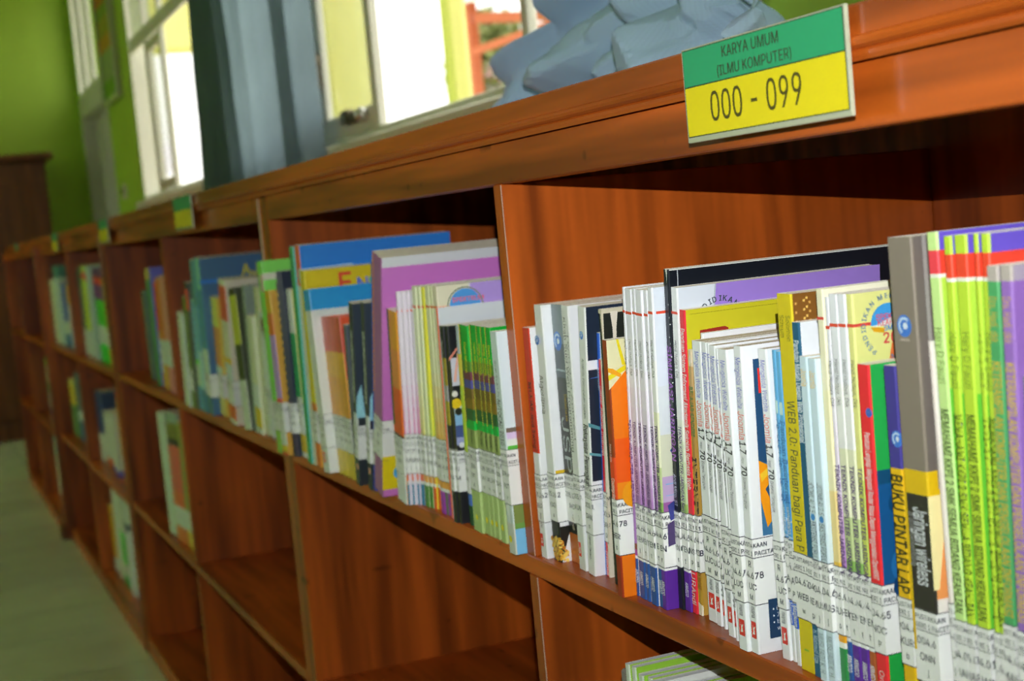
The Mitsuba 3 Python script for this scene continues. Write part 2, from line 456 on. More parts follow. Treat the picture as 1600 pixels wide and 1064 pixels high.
def ring(u, v, r0, r1, a0, a1, n=18):
    a = np.radians(np.linspace(a0, a1, n))
    o = np.stack([u + r1 * np.cos(a), v + r1 * np.sin(a)], 1)
    i = np.stack([u + r0 * np.cos(a), v + r0 * np.sin(a)], 1)
    return poly(np.vstack([o, i[::-1]]))


DARK = lin('#2c3a26')
SIGNS = [(0.6705, 0.8505, 'green and yellow shelf sign reading KARYA UMUM (ILMU KOMPUTER) 000 - 099'),
         (2.628, 2.808, 'green and yellow shelf sign on the second bookcase from the right'),
         (3.775, 3.955, 'green and yellow shelf sign below the light green pier, third from the right'),
         (5.07, 5.25, 'green and yellow shelf sign in front of the dark cabinet, fourth from the right'),
         (6.86, 7.04, 'green and yellow shelf sign farthest left along the bookcases')]
for k, (y0, y1, lab) in enumerate(SIGNS):
    t = thing('shelf_sign', lab, 'sign', 'shelf signs on the bookcase tops')
    xf = -0.0172
    z0, z1 = 1.1192, 1.1795
    part(t, 'holder', cat(bx(xf + .0006, xf + .0032, y0, y1, z0, z1, .0004)), 'acrylic_edge')
    w, zs = y1 - y0, z0 + .0355

    def put(p, off, y1=y1, z0=z0, xf=xf):
        return np.stack([np.full(len(p), xf + .0006 - off), y1 - p[:, 0], z0 + p[:, 1]], 1)

    b, G, Y = 0.0014, lin('#2fae74', .80), lin('#f2e014', .86)
    hs = zs - z0
    it = [(rect(b, w - b, .0034, .0594), DARK * .8)]
    m, c = flat_print(it, put, .00012)
    part(t, 'card_border', m, 'label_paper', color=c)
    it = [(rect(b + .0007, w - b - .0007, .0041, hs - .0004), Y), (rect(b + .0008, w - b - .0008, hs + .0004, .0588), G)]
    m, c = flat_print(it, put, .0003)
    part(t, 'card', m, 'label_paper', color=c)
    if k == 0:
        it = []
        for s, h, cx, cy, wt, cc in (('KARYA UMUM', .0068, .46, hs + .0138, .0635, lin('#34422c')), ('(ILMU KOMPUTER)', .0064, .475, hs + .0030, .083, lin('#34422c')), ('000 - 099', .0185, .465, .0115, .102, lin('#4a4312'))):
            tr, tw = text_tris(s, h)
            lo = tr[:, :, 0].min()
            it.append(((tr - [lo, 0]) * [wt / (tw - lo), 1] + [w * cx - wt / 2, cy], cc))
        m, c = flat_print(it, put, .0005)
        part(t, 'lettering', m, 'label_paper', color=c)

# ---------------------------------------------------------------- cabinet, notice board, switch
t = thing('cabinet', 'tall dark brown wooden cabinet against the lime green end wall', 'cabinet')
cx0, cx1, cy0, cy1 = -1.5, 0.40, 9.62, 10.09
part(t, 'carcass', bx(cx0, cx1, cy0 + .02, cy1, .12, 1.73, .006), 'wood_dark')
part(t, 'top', bx(cx0 - .03, cx1 + .05, cy0 - .03, cy1, 1.73, 1.77, .006), 'wood_dark')
part(t, 'plinth', bx(cx0 + .03, cx1 - .03, cy0 + .06, cy1, 0, .12), 'wood_dark')
for i in range(3):
    a = cx0 + .02 + i * .625
    d = part(t, 'door', bx(a, a + .61, cy0, cy0 + .022, .14, 1.71, .004), 'wood_dark')
    part(d, 'panel', bx(a + .09, a + .52, cy0 - .008, cy0 + .002, .26, 1.58, .006), 'wood_dark')
t = thing('notice_board', 'narrow framed notice board in green, orange and grey beside the corner door', 'notice board')
part(t, 'frame', cat(bx(XW - .035, XW - .001, 8.09, 8.70, 1.93, 1.96, .004), bx(XW - .035, XW - .001, 8.09, 8.70, 2.72, 2.75, .004),
                     bx(XW - .035, XW - .001, 8.09, 8.12, 1.93, 2.75, .004), bx(XW - .035, XW - .001, 8.67, 8.70, 1.93, 2.75, .004)), 'acrylic_edge')
vb = []
cb = []
for z0, z1, c in ((1.96, 2.06, '#5f9a1c'), (2.06, 2.22, '#8aa06a'), (2.22, 2.30, '#b07a18'), (2.30, 2.40, '#8f8a2a'), (2.40, 2.47, '#6f8f30'), (2.47, 2.56, '#b5651c'), (2.56, 2.72, '#6f9a2a')):
    m = bx(XW - .022, XW - .002, 8.12, 8.67, z0, z1)
    vb.append(m)
    cb.append(np.repeat(lin(c)[None], 8, 0))
part(t, 'panel', cat(*vb), 'label_paper', color=np.vstack(cb))
t = thing('light_switch', 'small light switch on the green pier left of the second window', 'switch')
part(t, 'plate', bx(XW - .012, XW - .0005, 8.36, 8.50, 1.40, 1.48, .003), 'frame_paint')
part(t, 'rocker', bx(XW - .018, XW - .0115, 8.40, 8.46, 1.42, 1.46, .002), 'metal_dark')

# ---------------------------------------------------------------- curtains


def sheet(fn, nu, nv, th=0.0015):
    u, v = np.meshgrid(np.linspace(0, 1, nu), np.linspace(0, 1, nv), indexing='ij')
    p = fn(u, v)
    i = np.arange(nu * nv).reshape(nu, nv)
    q = np.stack([i[:-1, :-1], i[1:, :-1], i[1:, 1:], i[:-1, 1:]], -1).reshape(-1, 4)
    return (p.reshape(-1, 3), np.vstack([q[:, [0, 1, 2]], q[:, [0, 2, 3]]]))


def far_curtain(u, v):
    z = 1.02 + v * 1.78
    y = 4.10 + u * 1.52 + (1 - v) ** 2 * 0.1 * (u - .4)
    s = u * 15 + 0.6 * np.sin(3 * v + u * 5)
    x = 0.615 + 0.032 * np.sin(s * 2 * np.pi / 1.6) + 0.025 * (meshkit.fbm(np.stack([u * 9, v * 2.5, u * 0], -1), 3, 2) - .5)
    y = y + 0.02 * np.sin(s * 2 * np.pi / 1.6 + 1.2)
    return np.stack([x, y, z], -1)


t = thing('curtain', 'long blue-grey curtain hanging in pleats between the two windows', 'curtain')
part(t, 'cloth', sheet(far_curtain, 260, 40), 'curtain_heavy_cloth', smooth=True)
part(t, 'rail', tube([[0.60, 3.7, 2.83], [0.60, 6.0, 2.83]], .012), 'metal_bright')


def tri(x):
    return np.abs((x % 1.0) * 2 - 1)


def near_curtain(u, v):
    z = 1.184 + v * 1.65
    flare = np.clip(1 - v * 2.4, 0, 1)
    y0 = 1.38 - 0.03 * flare
    y1 = 1.93 + 1.65 * np.clip(1.41 - z, 0, 1)
    y = y0 + (y1 - y0) * u
    w = 0.10 * (meshkit.noise(np.stack([u * 4, v * 7, u * 0], -1), 4) - .5)
    big = 0.06 * tri(u * 3.1 + 0.5 * v + w * 2 + .2) + 0.035 * np.sin(u * 31 + 2 * np.sin(v * 7))
    cre = 0.0
    for a, b, c, s in ((2.6, 7.3, .1, .050), (-3.7, 11.1, .45, .045), (6.3, 9.2, .7, .040), (-8.9, 17.0, .3, .032), (1.2, 27.0, .9, .022), (11.0, -19.0, .2, .022), (-15.0, 6.0, .6, .016)):
        cre = cre + s * tri(a * u + b * v + c + w)
    x = 0.60 - 0.10 * flare * (1 - v) - big * (.5 + .5 * flare) - cre * (.25 + .75 * flare)
    y = y + 0.03 * (tri(u * 5.3 + v * 8) - .5) * np.sin(np.pi * np.clip(u, 0, 1))
    e = np.clip((u - .86) / .14, 0, 1)
    x = np.clip(x, .30, 0.655) * (1 - e) + (.43 + .03 * np.sin(v * 25)) * e
    return np.stack([x, y, z], -1)


t = thing('curtain', 'pale blue curtain bunched in crumpled folds on top of the nearest bookcase', 'curtain')
part(t, 'cloth', sheet(near_curtain, 260, 240), 'curtain_cloth', smooth=14)
part(t, 'rail', tube([[0.60, 1.2, 2.84], [0.60, 2.3, 2.84]], .012), 'metal_bright')

# ---------------------------------------------------------------- books
GAIN = 1.0


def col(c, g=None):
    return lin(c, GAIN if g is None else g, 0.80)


def grad(c0, c1, f0, f1, n=7):
    """Bands of a cover that fades from c0 at height f0 to c1 at f1."""
    a, b = [np.array([int(c[i:i + 2], 16) for i in (1, 3, 5)], float) for c in (c0, c1)]
    out = []
    for k in range(n):
        w = (k + .5) / n
        out.append((f0 + (f1 - f0) * (k + 1) / n, '#%02x%02x%02x' % tuple(int(round(x)) for x in a + (b - a) * w)))
    return out


def band(bands, f):
    for top, c in bands:
        if f <= top + 1e-9:
            return c
    return bands[-1][1]


def bk(geo, label, d=0.15, spine='#e8e8e8', front=None, back=None, pr=(), lab=None, group=None, hard=False, page='#d9d2bd', lz=(.033, .077), simple=False, top=None):
    x0, y, z, t, h, lean = geo
    front = spine if front is None else front
    S = spine if isinstance(spine, list) else [(1, spine)]
    F = front if isinstance(front, list) else [(1, front)]
    B = F if back is None else (back if isinstance(back, list) else [(1, back)])
    key = thing('book', label, 'book', group)
    ang = math.atan(lean)
    zl = z + (t * math.sin(-ang) if ang < 0 else 0) + .0002
    tw = T().translate([x0, y, zl]).rotate([1, 0, 0], -math.degrees(ang))
    c, r = 0.0006 if not hard else 0.002, min(0.0014, t * .3)
    arc = [(r * (1 - math.cos(a)), r * (1 - math.sin(a))) for a in np.linspace(math.pi / 2, 0, 4)]
    # outer outline, far cover -> spine -> near cover: (x, y, region)
    far = [(d, 0.0), (r, 0.0)]
    P = [(d, 0.0, 'B')] + [(ax, -ay, 'B' if k < 1 else 'S') for k, (ax, ay) in enumerate(arc)]
    P = P + [(ax, -(t - ay), 'S' if k > 0 else 'F') for k, (ax, ay) in enumerate(arc)][::-1] + [(d, -t, 'F')]
    # regions of the segments
    n = len(P) - 1
    reg = ['B'] + ['S'] * (n - 2) + ['F']
    Q = []
    for x, yy, _ in P:
        Q.append((max(x, c) if x < d else d, min(max(yy, -t + c), -c)))
    zs = sorted({0.0, h} | {b[0] * h for b in S + F + B if 0 < b[0] < 1})
    V, Fc, C = [], [], []

    def quad(a, b, cc, dd, colr):
        i = len(V)
        V.extend([a, b, cc, dd])
        C.extend([colr] * 4)
        Fc.extend([[i, i + 1, i + 2], [i, i + 2, i + 3]])

    white = lin('#d8d6cc', GAIN, .8)
    for z0, z1 in zip(zs[:-1], zs[1:]):
        f = (z0 + z1) / 2 / h
        cs = {'S': col(band(S, f)), 'F': col(band(F, f)), 'B': col(band(B, f))}
        for k in range(n):
            a, b = P[k], P[k + 1]
            quad((a[0], a[1], z0), (b[0], b[1], z0), (b[0], b[1], z1), (a[0], a[1], z1), cs[reg[k]])
    for k in range(n):
        a, b, qa, qb = P[k], P[k + 1], Q[k], Q[k + 1]
        quad((qb[0], qb[1], 0), (qa[0], qa[1], 0), (qa[0], qa[1], h), (qb[0], qb[1], h), white)
        for zz in (0, h):
            quad((a[0], a[1], zz), (b[0], b[1], zz), (qb[0], qb[1], zz), (qa[0], qa[1], zz), white)
    for k in (0, n):
        quad((P[k][0], P[k][1], 0), (Q[k][0], Q[k][1], 0), (Q[k][0], Q[k][1], h), (P[k][0], P[k][1], h), white)
    part(key, 'cover', (np.array(V), np.array(Fc)), 'cover_card', color=np.array(C), tw=tw)
    if t > 2.5 * c:
        e = .003 if hard else .0002
        pb = bx(c + .0003, d - (.003 if hard else .0008), -t + c + .0001, -c - .0001, e, h - e)
        part(key, 'pages', pb, 'paper_block', color=np.repeat(lin(page if top is None else top, GAIN, .8)[None], len(pb.vertices), 0), tw=tw)

    def place(p, off):
        u, v = p[:, 0], p[:, 1]
        x = np.where(u < 0, -u, np.where(u > t, u - t, -off))
        yy = np.where(u < 0, off, np.where(u > t, -t - off, -u))
        return np.stack([x, yy, v], 1)

    def split(tr):
        """cut the triangles at the spine's two edges"""
        out = []
        for q in np.asarray(tr):
            lo, hi = q[:, 0].min(), q[:, 0].max()
            if hi <= 0 or lo >= t or (lo >= 0 and hi <= t):
                out.append(q)
                continue
            if hi - lo < .0012:
                out.append(q)
                continue
            g = Polygon(q)
            for a, b in ((-1, 0), (0, t), (t, 1)):
                s = g.intersection(sbox(a, -1, b, 1))
                for gg in getattr(s, 'geoms', [s]):
                    if gg.geom_type == 'Polygon' and gg.area > 1e-12:
                        pp = np.array(gg.exterior.coords)[:-1]
                        for k in range(1, len(pp) - 1):
                            out.append(pp[[0, k, k + 1]])
        return np.array(out)

    if lab is not None and not simple:
        z0, z1 = lz
        W = min(.042, d * .45)
        items = [(split(rect(-.03, t + W, z0, z1)), col('#e6e8e6'))]
        m, cc = flat_print(items, place, .00012)
        sk = part(key, 'spine_label', m, 'label_paper', color=cc, tw=tw)
        ink = lin('#2c3040')
        hh = z1 - z0
        it = [(split(rect(-.03, t + W, a, a + .0006)), ink) for a in (z0, z0 + hh * .705, z1 - .0006)]
        lines = [('PERPUSTAKAAN', .0029, .865), ('SMK NEGERI 1 PACITAN', .0029, .745)]
        ys = {3: (.52, .30, .10), 4: (.56, .40, .23, .07)}[len(lab)]
        lines += [(s, .0043 if k < len(lab) - 1 else .0036, yv) for k, (s, yv) in enumerate(zip(lab, ys))]
        for s, sz, yv in lines:
            tr, wd = text_tris(s, sz, True)
            off = np.array([t / 2 - wd / 2, z0 + yv * hh])
            tt = tr + off
            cu = tt[:, :, 0].mean(1)
            tt = tt[(cu > -.028) & (cu < t + W - .001)]
            it.append((tt, ink))
        m, cc = flat_print(it, place, .00025)
        part(sk, 'lettering', m, 'label_paper', color=cc, tw=tw)
    it = []
    for q in pr:
        k = q[0]
        if k == 't':          # text down the spine: string, height, centre across (fraction of t), start (fraction of h from the top), colour, width factor, bold
            _, s, sz, cu, fv, c_ = q[:6]      # width factor below zero: minus the fraction of h where the line ends
            sx = q[6] if len(q) > 6 else 1.0
            bold = q[7] if len(q) > 7 else False
            tr, wd = text_tris(s, sz, bold)
            lo = tr[:, :, 0].min()
            if sx < 0:
                tr = (tr - [lo, 0]) * [(fv + sx) * h / (wd - lo), 1]
            else:
                tr = tr * [sx, 1]
            v = h * fv - tr[:, :, 0]
            u = t * cu - sz / 2 + tr[:, :, 1]
            it.append((np.stack([u, v], -1), col(c_)))
        elif k == 'h':        # level text on the near cover: string, height, u from the spine edge, fraction of h, colour
            _, s, sz, du, fv, c_ = q[:6]
            tr, wd = text_tris(s, sz, len(q) > 6)
            it.append((tr + [t + du, h * fv], col(c_)))
        elif k == 'r':        # rectangle (u from the far edge of the spine in metres, v as fractions of h)
            _, u0, u1, f0, f1, c_ = q
            it.append((split(rect(u0, u1, f0 * h, f1 * h)), col(c_)))
        elif k == 's':        # rectangle across the spine in fractions of t
            _, a, b, f0, f1, c_ = q
            it.append((rect(a * t, b * t, f0 * h, f1 * h), col(c_)))
        elif k == 'd':        # disc
            _, u, f, r_, c_ = q[:5]
            it.append((split(disc(u, f * h, r_)), col(c_)))
        elif k == 'p':        # polygon, points (u, fraction of h)
            _, pts, c_ = q
            it.append((split(poly([(a, b * h) for a, b in pts])), col(c_)))
        elif k == 'a':        # arc band
            _, u, f, r0, r1, a0, a1, c_ = q
            it.append((split(ring(u, f * h, r0, r1, a0, a1)), col(c_)))
        elif k == 'T':        # text set along an arc: string, height, centre u, centre f, radius, start angle, colour
            _, s, sz, u, f, r_, a0, c_ = q
            a = a0
            for ch in s:
                if ch != ' ':
                    tr, wd = text_tris(ch, sz, True)
                    th = math.radians(a - 90)
                    R = np.array([[math.cos(th), math.sin(th)], [-math.sin(th), math.cos(th)]])
                    p0 = np.array([u + r_ * math.cos(math.radians(a)), f * h + r_ * math.sin(math.radians(a))])
                    it.append(((tr - [wd / 2, 0]) @ R + p0, col(c_)))
                else:
                    wd = sz * .6
                a -= math.degrees((wd + sz * .25) / r_)
    # draw order: later prints lie a hair above earlier ones
    if it:
        vs, cs = [], []
        for k, (tr, c_) in enumerate(it):
            if len(tr):
                p = np.asarray(tr).reshape(-1, 2)
                vs.append(place(p, .0001 + .00004 * k if len(it) < 12 else .0001 + .00002 * k))
                cs.append(np.repeat(np.asarray(c_)[None], len(p), 0))
        vv = np.vstack(vs)
        part(key, 'cover_print', (vv, np.arange(len(vv)).reshape(-1, 3)), 'cover_card', color=np.vstack(cs), tw=tw)
    return key


ORD = ['leftmost', 'second from the left', 'third from the left', 'fourth from the left', 'fifth from the left', 'sixth from the left', 'seventh from the left']


def swoosh(u, f, r):
    """the round blue publisher's mark"""
    return [('d', u, f, r, '#3f74c8'), ('a', u, f, r * .55, r * .8, 40, 240, '#bcd6f2'), ('d', u + r * .15, f - r * .8 * 0, r * .32, '#dbe9f8')]


def redmark(u0, u1, f0, f1):
    """the red square publisher's mark"""
    w, g = u1 - u0, f1 - f0
    return [('r', u0, u1, f0, f1, '#d93a34'), ('p', [(u0 + w * .2, f0 + g * .2), (u0 + w * .75, f0 + g * .25), (u0 + w * .6, f0 + g * .5), (u0 + w * .85, f0 + g * .75), (u0 + w * .45, f0 + g * .62), (u0 + w * .3, f0 + g * .8), (u0 + w * .4, f0 + g * .45)], '#f4ece8')]


NTH = 'first second third fourth fifth sixth seventh eighth ninth tenth'.split()


def shelf_run(geo, label, bands, group):
    """A far book; a wide blur of one look is a run of like books side by side."""
    x0, y, z, t, h, lean = geo
    n = max(1, int(round(t / 0.042)))
    w = t / n
    r = random.Random(int(y * 1000) + int(z * 77))
    for k in range(n):
        hh = h - (0 if n == 1 else r.uniform(0, .012))
        bk((x0 + (0 if n == 1 else r.uniform(0, .008)), y - k * w, z, w - .0008, hh, lean), label if n == 1 else f'{NTH[k]} from left of {n} alike, {label}', 0.15 + r.uniform(0, .02), bands, lab=None, group=group)

# ---- nearest bookcase, upper right compartment (seen sharpest), from the divider towards the camera
GAIN = 1.0
G1 = 'books in the nearest upper compartment'
W = '#e6e9ec'
bk((0.0053, 1.2185, 0.774, 0.0134, 0.2098, -0.0178), 'red and white book standing against the divider, first in the nearest compartment', .15, [(.46, W), (1, '#c8341c')], W,
   pr=[('s', .1, .9, .47, .475, '#b02c18'), ('t', 'BELAJAR Java Swing', .0060, .5, .765, '#1c1410', -.48, True), ('t', 'Zir W', .0042, .5, .20, '#555555')] + redmark(.0015, .0075, .05, .105), lab=('005.262', 'ALO', 't'), group=G1)
bk((0.0093, 1.1992, 0.774, 0.0158, 0.2301, -0.0246), 'light grey book with upright title Algoritma and a flame-patterned foot', .16, [(.165, '#1d211e'), (1, '#dfe2e0')],
   [(.14, '#20211c'), (.265, W), (.31, '#23241f'), (.36, '#d8b420'), (1, '#e8ebee')],
   pr=[('p', [(.017, .0), (.030, .0), (.030, .15), (.024, .09)], '#eef0f0')] + [('d', .002 + .0019 * (k % 11) + .0009 * ((k * 7) % 3), .006 + .0085 * (k // 11) + .004 * (k % 2), .0007 + .0005 * ((k * 5) % 4), ('#d8a428', '#e8c860', '#b8701c')[k % 3]) for k in range(121) if .002 + .0019 * (k % 11) + .1 * (.006 + .0085 * (k // 11)) < .0245 and (k * 13) % 7 > 1]
   + swoosh(.0055, .865, .0042) + [('t', 'Algoritma', .0078, .52, .73, '#3a3f3e', -.58), ('p', [(.016, .70), (.021, .72), (.017, .735)], '#f6f8fa'), ('p', [(.018, .60), (.022, .62), (.018, .635)], '#f6f8fa'), ('p', [(.017, .50), (.022, .52), (.018, .535)], '#f6f8fa')], lab=('005.262', 'KAD', 'a'), group=G1, lz=(.036, .080))
bk((0.0184, 1.1819, 0.774, 0.0231, 0.2299, -0.0199), 'thick dark grey book with a blue globe on its spine', .16, [(.115, '#b5642c'), (.20, '#22241f'), (.36, '#20231f'), (.60, '#2c302c'), (.72, '#3b423f'), (.85, '#59646a'), (1, '#7a8890')], '#3b4348',
   pr=swoosh(.0095, .86, .0085) + [('s', .12, .88, .745, .752, '#9fb0b8'), ('t', 'JSP', .0135, .5, .568, '#aab4b4', -.355), ('t', 'Database', .005, .72, .66, '#b89c30', .8), ('t', 'Andi', .004, .5, .18, '#d8c8b0')], lab=('005.133', 'AHD', 'j'), group=G1, lz=(.036, .080))
bk((0.0117, 1.1509, 0.774, 0.0136, 0.2303, -0.0430), 'light grey book with a long dark title, left of the navy-fronted book', .15, '#d6dad6', W,
   pr=[('t', 'Kitab Suci Web Programming', .0052, .4, .955, '#4a4c48', -.45), ('t', 'Teori dan Aplikasi', .003, .8, .9, '#777a76', -.5)] + redmark(.002, .0068, .05, .105), lab=('005.1', 'KUN', 'j'), group=G1, lz=(.040, .084))
bk((0.0098, 1.1288, 0.774, 0.0132, 0.2312, -0.1131), 'white-spined book with a black front and white foot, titled Rekayasa Perangkat', .16, '#dfe3df', [(.36, W), (.772, '#1c2838'), (.806, '#e4e8ec'), (1, '#1f2b3c')],
   pr=swoosh(.0055, .895, .0035) + [('t', 'Analisis Kebutuhan Dalam', .0044, .5, .81, '#55615a', -.59), ('t', 'Rekayasa Perangkat', .0078, .5, .567, '#17181a', -.335, True), ('t', 'Daniel Siahaan', .0036, .5, .15, '#3a3c40', -.06),
       ('p', [(.014, .74), (.040, .755), (.040, .745)], '#3f6fb8'), ('p', [(.013, .58), (.040, .53), (.040, .52), (.013, .565)], '#4f8890'), ('p', [(.013, .47), (.040, .44), (.040, .43), (.013, .46)], '#5f98a0')], lab=('005.1', 'DAN', 'R'), group=G1, lz=(.036, .080))
bk((0.0193, 1.1152, 0.774, 0.0041, 0.2089, -0.1131), 'narrow blue and white book behind the red internet address book', .14, '#2f5fc0', '#c9d8e8', pr=[('t', 'Mandiri', .004, .5, .86, '#e8eef8')], group=G1)
bk((0.0180, 1.1106, 0.774, 0.0078, 0.1866, -0.1131), 'small red book titled Daftar Alamat Internet with worn cream pages', .11, '#dc2a38', [(1, '#e0a8a4')], pr=[('t', 'Daftar Alamat Internet', .0062, .52, .88, '#f4e0e0', -.563), ('t', 'media', .0055, .5, .12, '#f0d8d8'), ('r', .0055, .03, 0, 1, '#d9d2bc')], lab=('005', 'GRE', 'D'), group=G1, lz=(.030, .074))
bk((0.0120, 1.0827, 0.774, 0.0055, 0.2288, -0.0635), 'dark book with a torn cream top edge behind the orange book', .15, '#20261f', '#1f2520',
   pr=[('r', -.0, .10, .985, 1, '#c8c2a8'), ('p', [(.003, .99), (.007, .99), (.0065, .90), (.005, .80), (.0045, .9)], '#cfc8b0'), ('p', [(.013, .99), (.020, .99), (.018, .93), (.017, .84), (.0145, .84), (.0145, .93)], '#d8d2c0'), ('p', [(.03, .99), (.036, .99), (.034, .88), (.032, .86)], '#d8d2c0')], group=G1)
bk((-0.0030, 1.0471, 0.774, 0.0088, 0.2068, -0.0531), 'orange book with a pale road map at its top, titled Codeigniter', .15, [(.16, '#9a3015'), (.55, '#d8481c'), (1, '#8f3a16')], [(.30, '#ee7a12'), (.45, '#ee8a14'), (.62, '#e85c14'), (1, '#ee7a14')],
   pr=[('p', [(.0085, .81), (.0085, 1), (.045, 1), (.045, .97)], '#d6d2a8'), ('p', [(.0085, .865), (.028, .91), (.045, .925), (.045, .905), (.028, .89), (.0085, .845)], '#d8c81c'), ('p', [(.021, .90), (.017, 1), (.019, 1), (.024, .90)], '#d8c81c'),
       ('p', [(.0085, .895), (.013, .89), (.020, .865), (.0185, .855), (.012, .87), (.0085, .88)], '#e09a18'), ('d', .025, .40, .011, '#eea018'), 
       ('p', [(.0215, .545), (.029, .545), (.026, .566)], '#6a4a10'), ('t', 'Codeigniter', .0052, .6, .467, '#fbe8dc', -.378, True), ('t', 'Petani Kode', .0034, .5, .60, '#fbe8dc', -.53)], lab=('004.678', 'BER', 'b'), group=G1, lz=(.034, .080))
G2, AR = 'thin school textbooks with a red line near the top', [(.125, '#2a5298'), (.135, '#eceef0'), (.155, '#9a4a90'), (.175, '#7a3a20')]
PK = AR + [(.30, '#a070b4')] + grad('#a878b8', '#d8c0dc', .30, .50, 5) + grad('#dccde0', '#e6e4ea', .50, .75, 4) + [(1, '#e6e7ee')]


def smk(title, w=.0034):
    return [('s', 0, 1, .92, .928, '#d84a34'), ('t', 'Hendi Hudaya, Dkk', w * 1.15, .5, .84, '#33333c', -.725), ('t', title, w * 1.2, .5, .58, '#4a2470', -.30, True), ('t', 'ARMICO', .0042, .5, .09, '#e8e8f0', -.045, True)]


sets = 'thin lilac-white textbook right of the orange book'
bk((0.0089, 1.0378, 0.774, 0.0036, 0.2478, -0.0852), f'leftmost {sets}', .176, PK, '#e3e4ea', pr=smk('TEKNIK KOMPUTER JARINGAN'), group=G2)
bk((0.0078, 1.0298, 0.774, 0.0101, 0.2464, -0.0798), f'second {sets}', .176, PK, '#e3e4ea', pr=smk('TEKNIK KOMPUTER JARINGAN Seri B'), lab=('004.68', 'TEN', 't'), group=G2)
bk((0.0075, 1.0176, 0.774, 0.0055, 0.2468, -0.0787), f'third and slimmest {sets}', .176, PK, '#e3e4ea', pr=smk('TEKNIK KOMPUTER JARINGAN', .003), lab=('004.68', 'TEN', 't'), group=G2)
bk((0.0059, 1.0068, 0.774, 0.0100, 0.2458, -0.0697), f'fourth {sets}', .176, PK, '#e3e4ea', pr=smk('TEKNIK KOMPUTER JARINGAN Seri B'), lab=('004.68', 'TEN', 't'), group=G2)
bk((0.0073, 0.9959, 0.774, 0.0061, 0.2455, -0.0675), f'fifth {sets}, pushed back', .176, PK, '#e3e4ea', pr=smk('TEKNIK KOMPUTER JARINGAN', .003), lab=('004.68', 'TEN', 't'), group=G2)
PG = [(.125, '#5a2a98'), (.137, '#eceef0'), (.175, '#6a9a38'), (.34, '#7fa858'), (.45, '#b8c890'), (.62, '#dde0c0'), (.78, '#e4e6e2'), (1, '#e6e9ee')]
PF = [(.125, '#5a2a98'), (.137, '#eceef0'), (.175, '#5a2c14'), (.34, '#9a5aa0'), (.42, '#b8a0c8'), (.55, '#ccd0b8'), (.7, '#d0d8dc'), (1, '#d4dde8')]
bk((0.0062, 0.9894, 0.774, 0.0071, 0.2478, -0.0789), 'white textbook with a purple foot and blue-violet picture, left of the black book', .176, PG, PF,
   pr=smk('TEKNIK KOMPUTER JARINGAN Seri A') + [('r', .010, .06, .92, .928, '#d84a34'), ('p', [(.012, .33), (.022, .35), (.026, .30), (.014, .28)], '#3a3f8a'), ('p', [(.020, .42), (.028, .45), (.028, .36), (.021, .37)], '#3d62b8'), ('p', [(.011, .27), (.022, .29), (.022, .21), (.011, .2)], '#4a3a6a'), ('p', [(.016, .50), (.022, .52), (.022, .46)], '#40508a'), ('r', .011, .03, .395, .398, '#7ab0d8'), ('r', .011, .03, .36, .362, '#7ab0d8')],
   lab=('004.67', 'TEN', 't'), group=G2)
bk((0.0162, 0.9819, 0.774, 0.0076, 0.2603, -0.0789), 'tall black book with worn white edges and a purple title on its spine', .21, '#141b24', '#10161f',
   pr=[('t', 'SIMULASI JARINGAN', .0062, .55, .78, '#8a4aa8', -.445, True), ('t', 'Andi Mico, ST', .004, .5, .405, '#c8d0e0', -.31), ('r', .0085, .21, .9965, 1, '#c9ccc4'), ('p', [(.0035, 1), (.0068, 1), (.0062, .985), (.0055, .96), (.0048, .985)], '#cfd2cc'), ('r', .0150, .0158, .945, 1, '#aeb4b8')] + [('d', .0062 + .0006 * (k % 3), .90 - .028 * k - .009 * (k % 2), .0005, '#dfe2e2') for k in range(14)], lab=('004.6', 'ANI', 's'), group=G1)
E2 = lambda u0, f0, s=1.0: [('a', u0, f0, .020 * s, .0205 * s, 20, 160, '#3a5a7a'), ('p', [(u0 + .0185 * s * math.cos(a), f0 + (.0185 / .246) * s * math.sin(a)) for a in np.linspace(0, math.pi, 16)], '#3f8fd8')]
bk((0.0173, 0.9738, 0.774, 0.0094, 0.2467, -0.0789), 'white and purple textbook showing three authors across its front cover', .176, [(.125, '#5a2a98'), (.137, '#eceef0'), (.175, '#6a9a38'), (.34, '#8fb060')] + grad('#b0c890', '#e2e6de', .34, .6, 4) + [(1, '#e6e9ec')],
   [(.125, '#5a2a98'), (1, '#d2dae4')], pr=smk('TEKNIK KOMPUTER JARINGAN Seri A', .0038) + [('p', [(.0125 + .030, 1), (.0125 + .176, 1), (.0125 + .176, .6), (.0125 + .016, .6), (.0125 + .022, .8), (.0125 + .028, .93)], '#9a7cd0'), ('p', [(.0115 + .030, 1), (.0125 + .030, 1), (.0125 + .028, .93), (.0125 + .022, .8), (.0115 + .022, .8), (.0115 + .028, .93)], '#aebac0')]
   + [('p', [(.0455 + .0155 * math.cos(a), .872 + .065 * math.sin(a)) for a in np.linspace(0, math.pi, 16)], '#3f8fd8'), ('T', 'PENDIDIKAN MENENGAH KEJURUAN', .0040, .0455, .872, .0185, 172, '#3a4450'), ('h', 'Hendi Hudaya', .0050, .066, .905, '#f2e8f4', 1), ('d', .1125, .913, .0016, '#c83048'), ('h', 'Agus Tukiman', .0050, .1035, .905, '#f2e8f4', 1), ('d', .149, .913, .0016, '#c83048'), ('h', 'Gina Isyanora', .0050, .1395, .905, '#f2e8f4', 1)], lab=('004.67', 'TEN', 't'), group=G1)
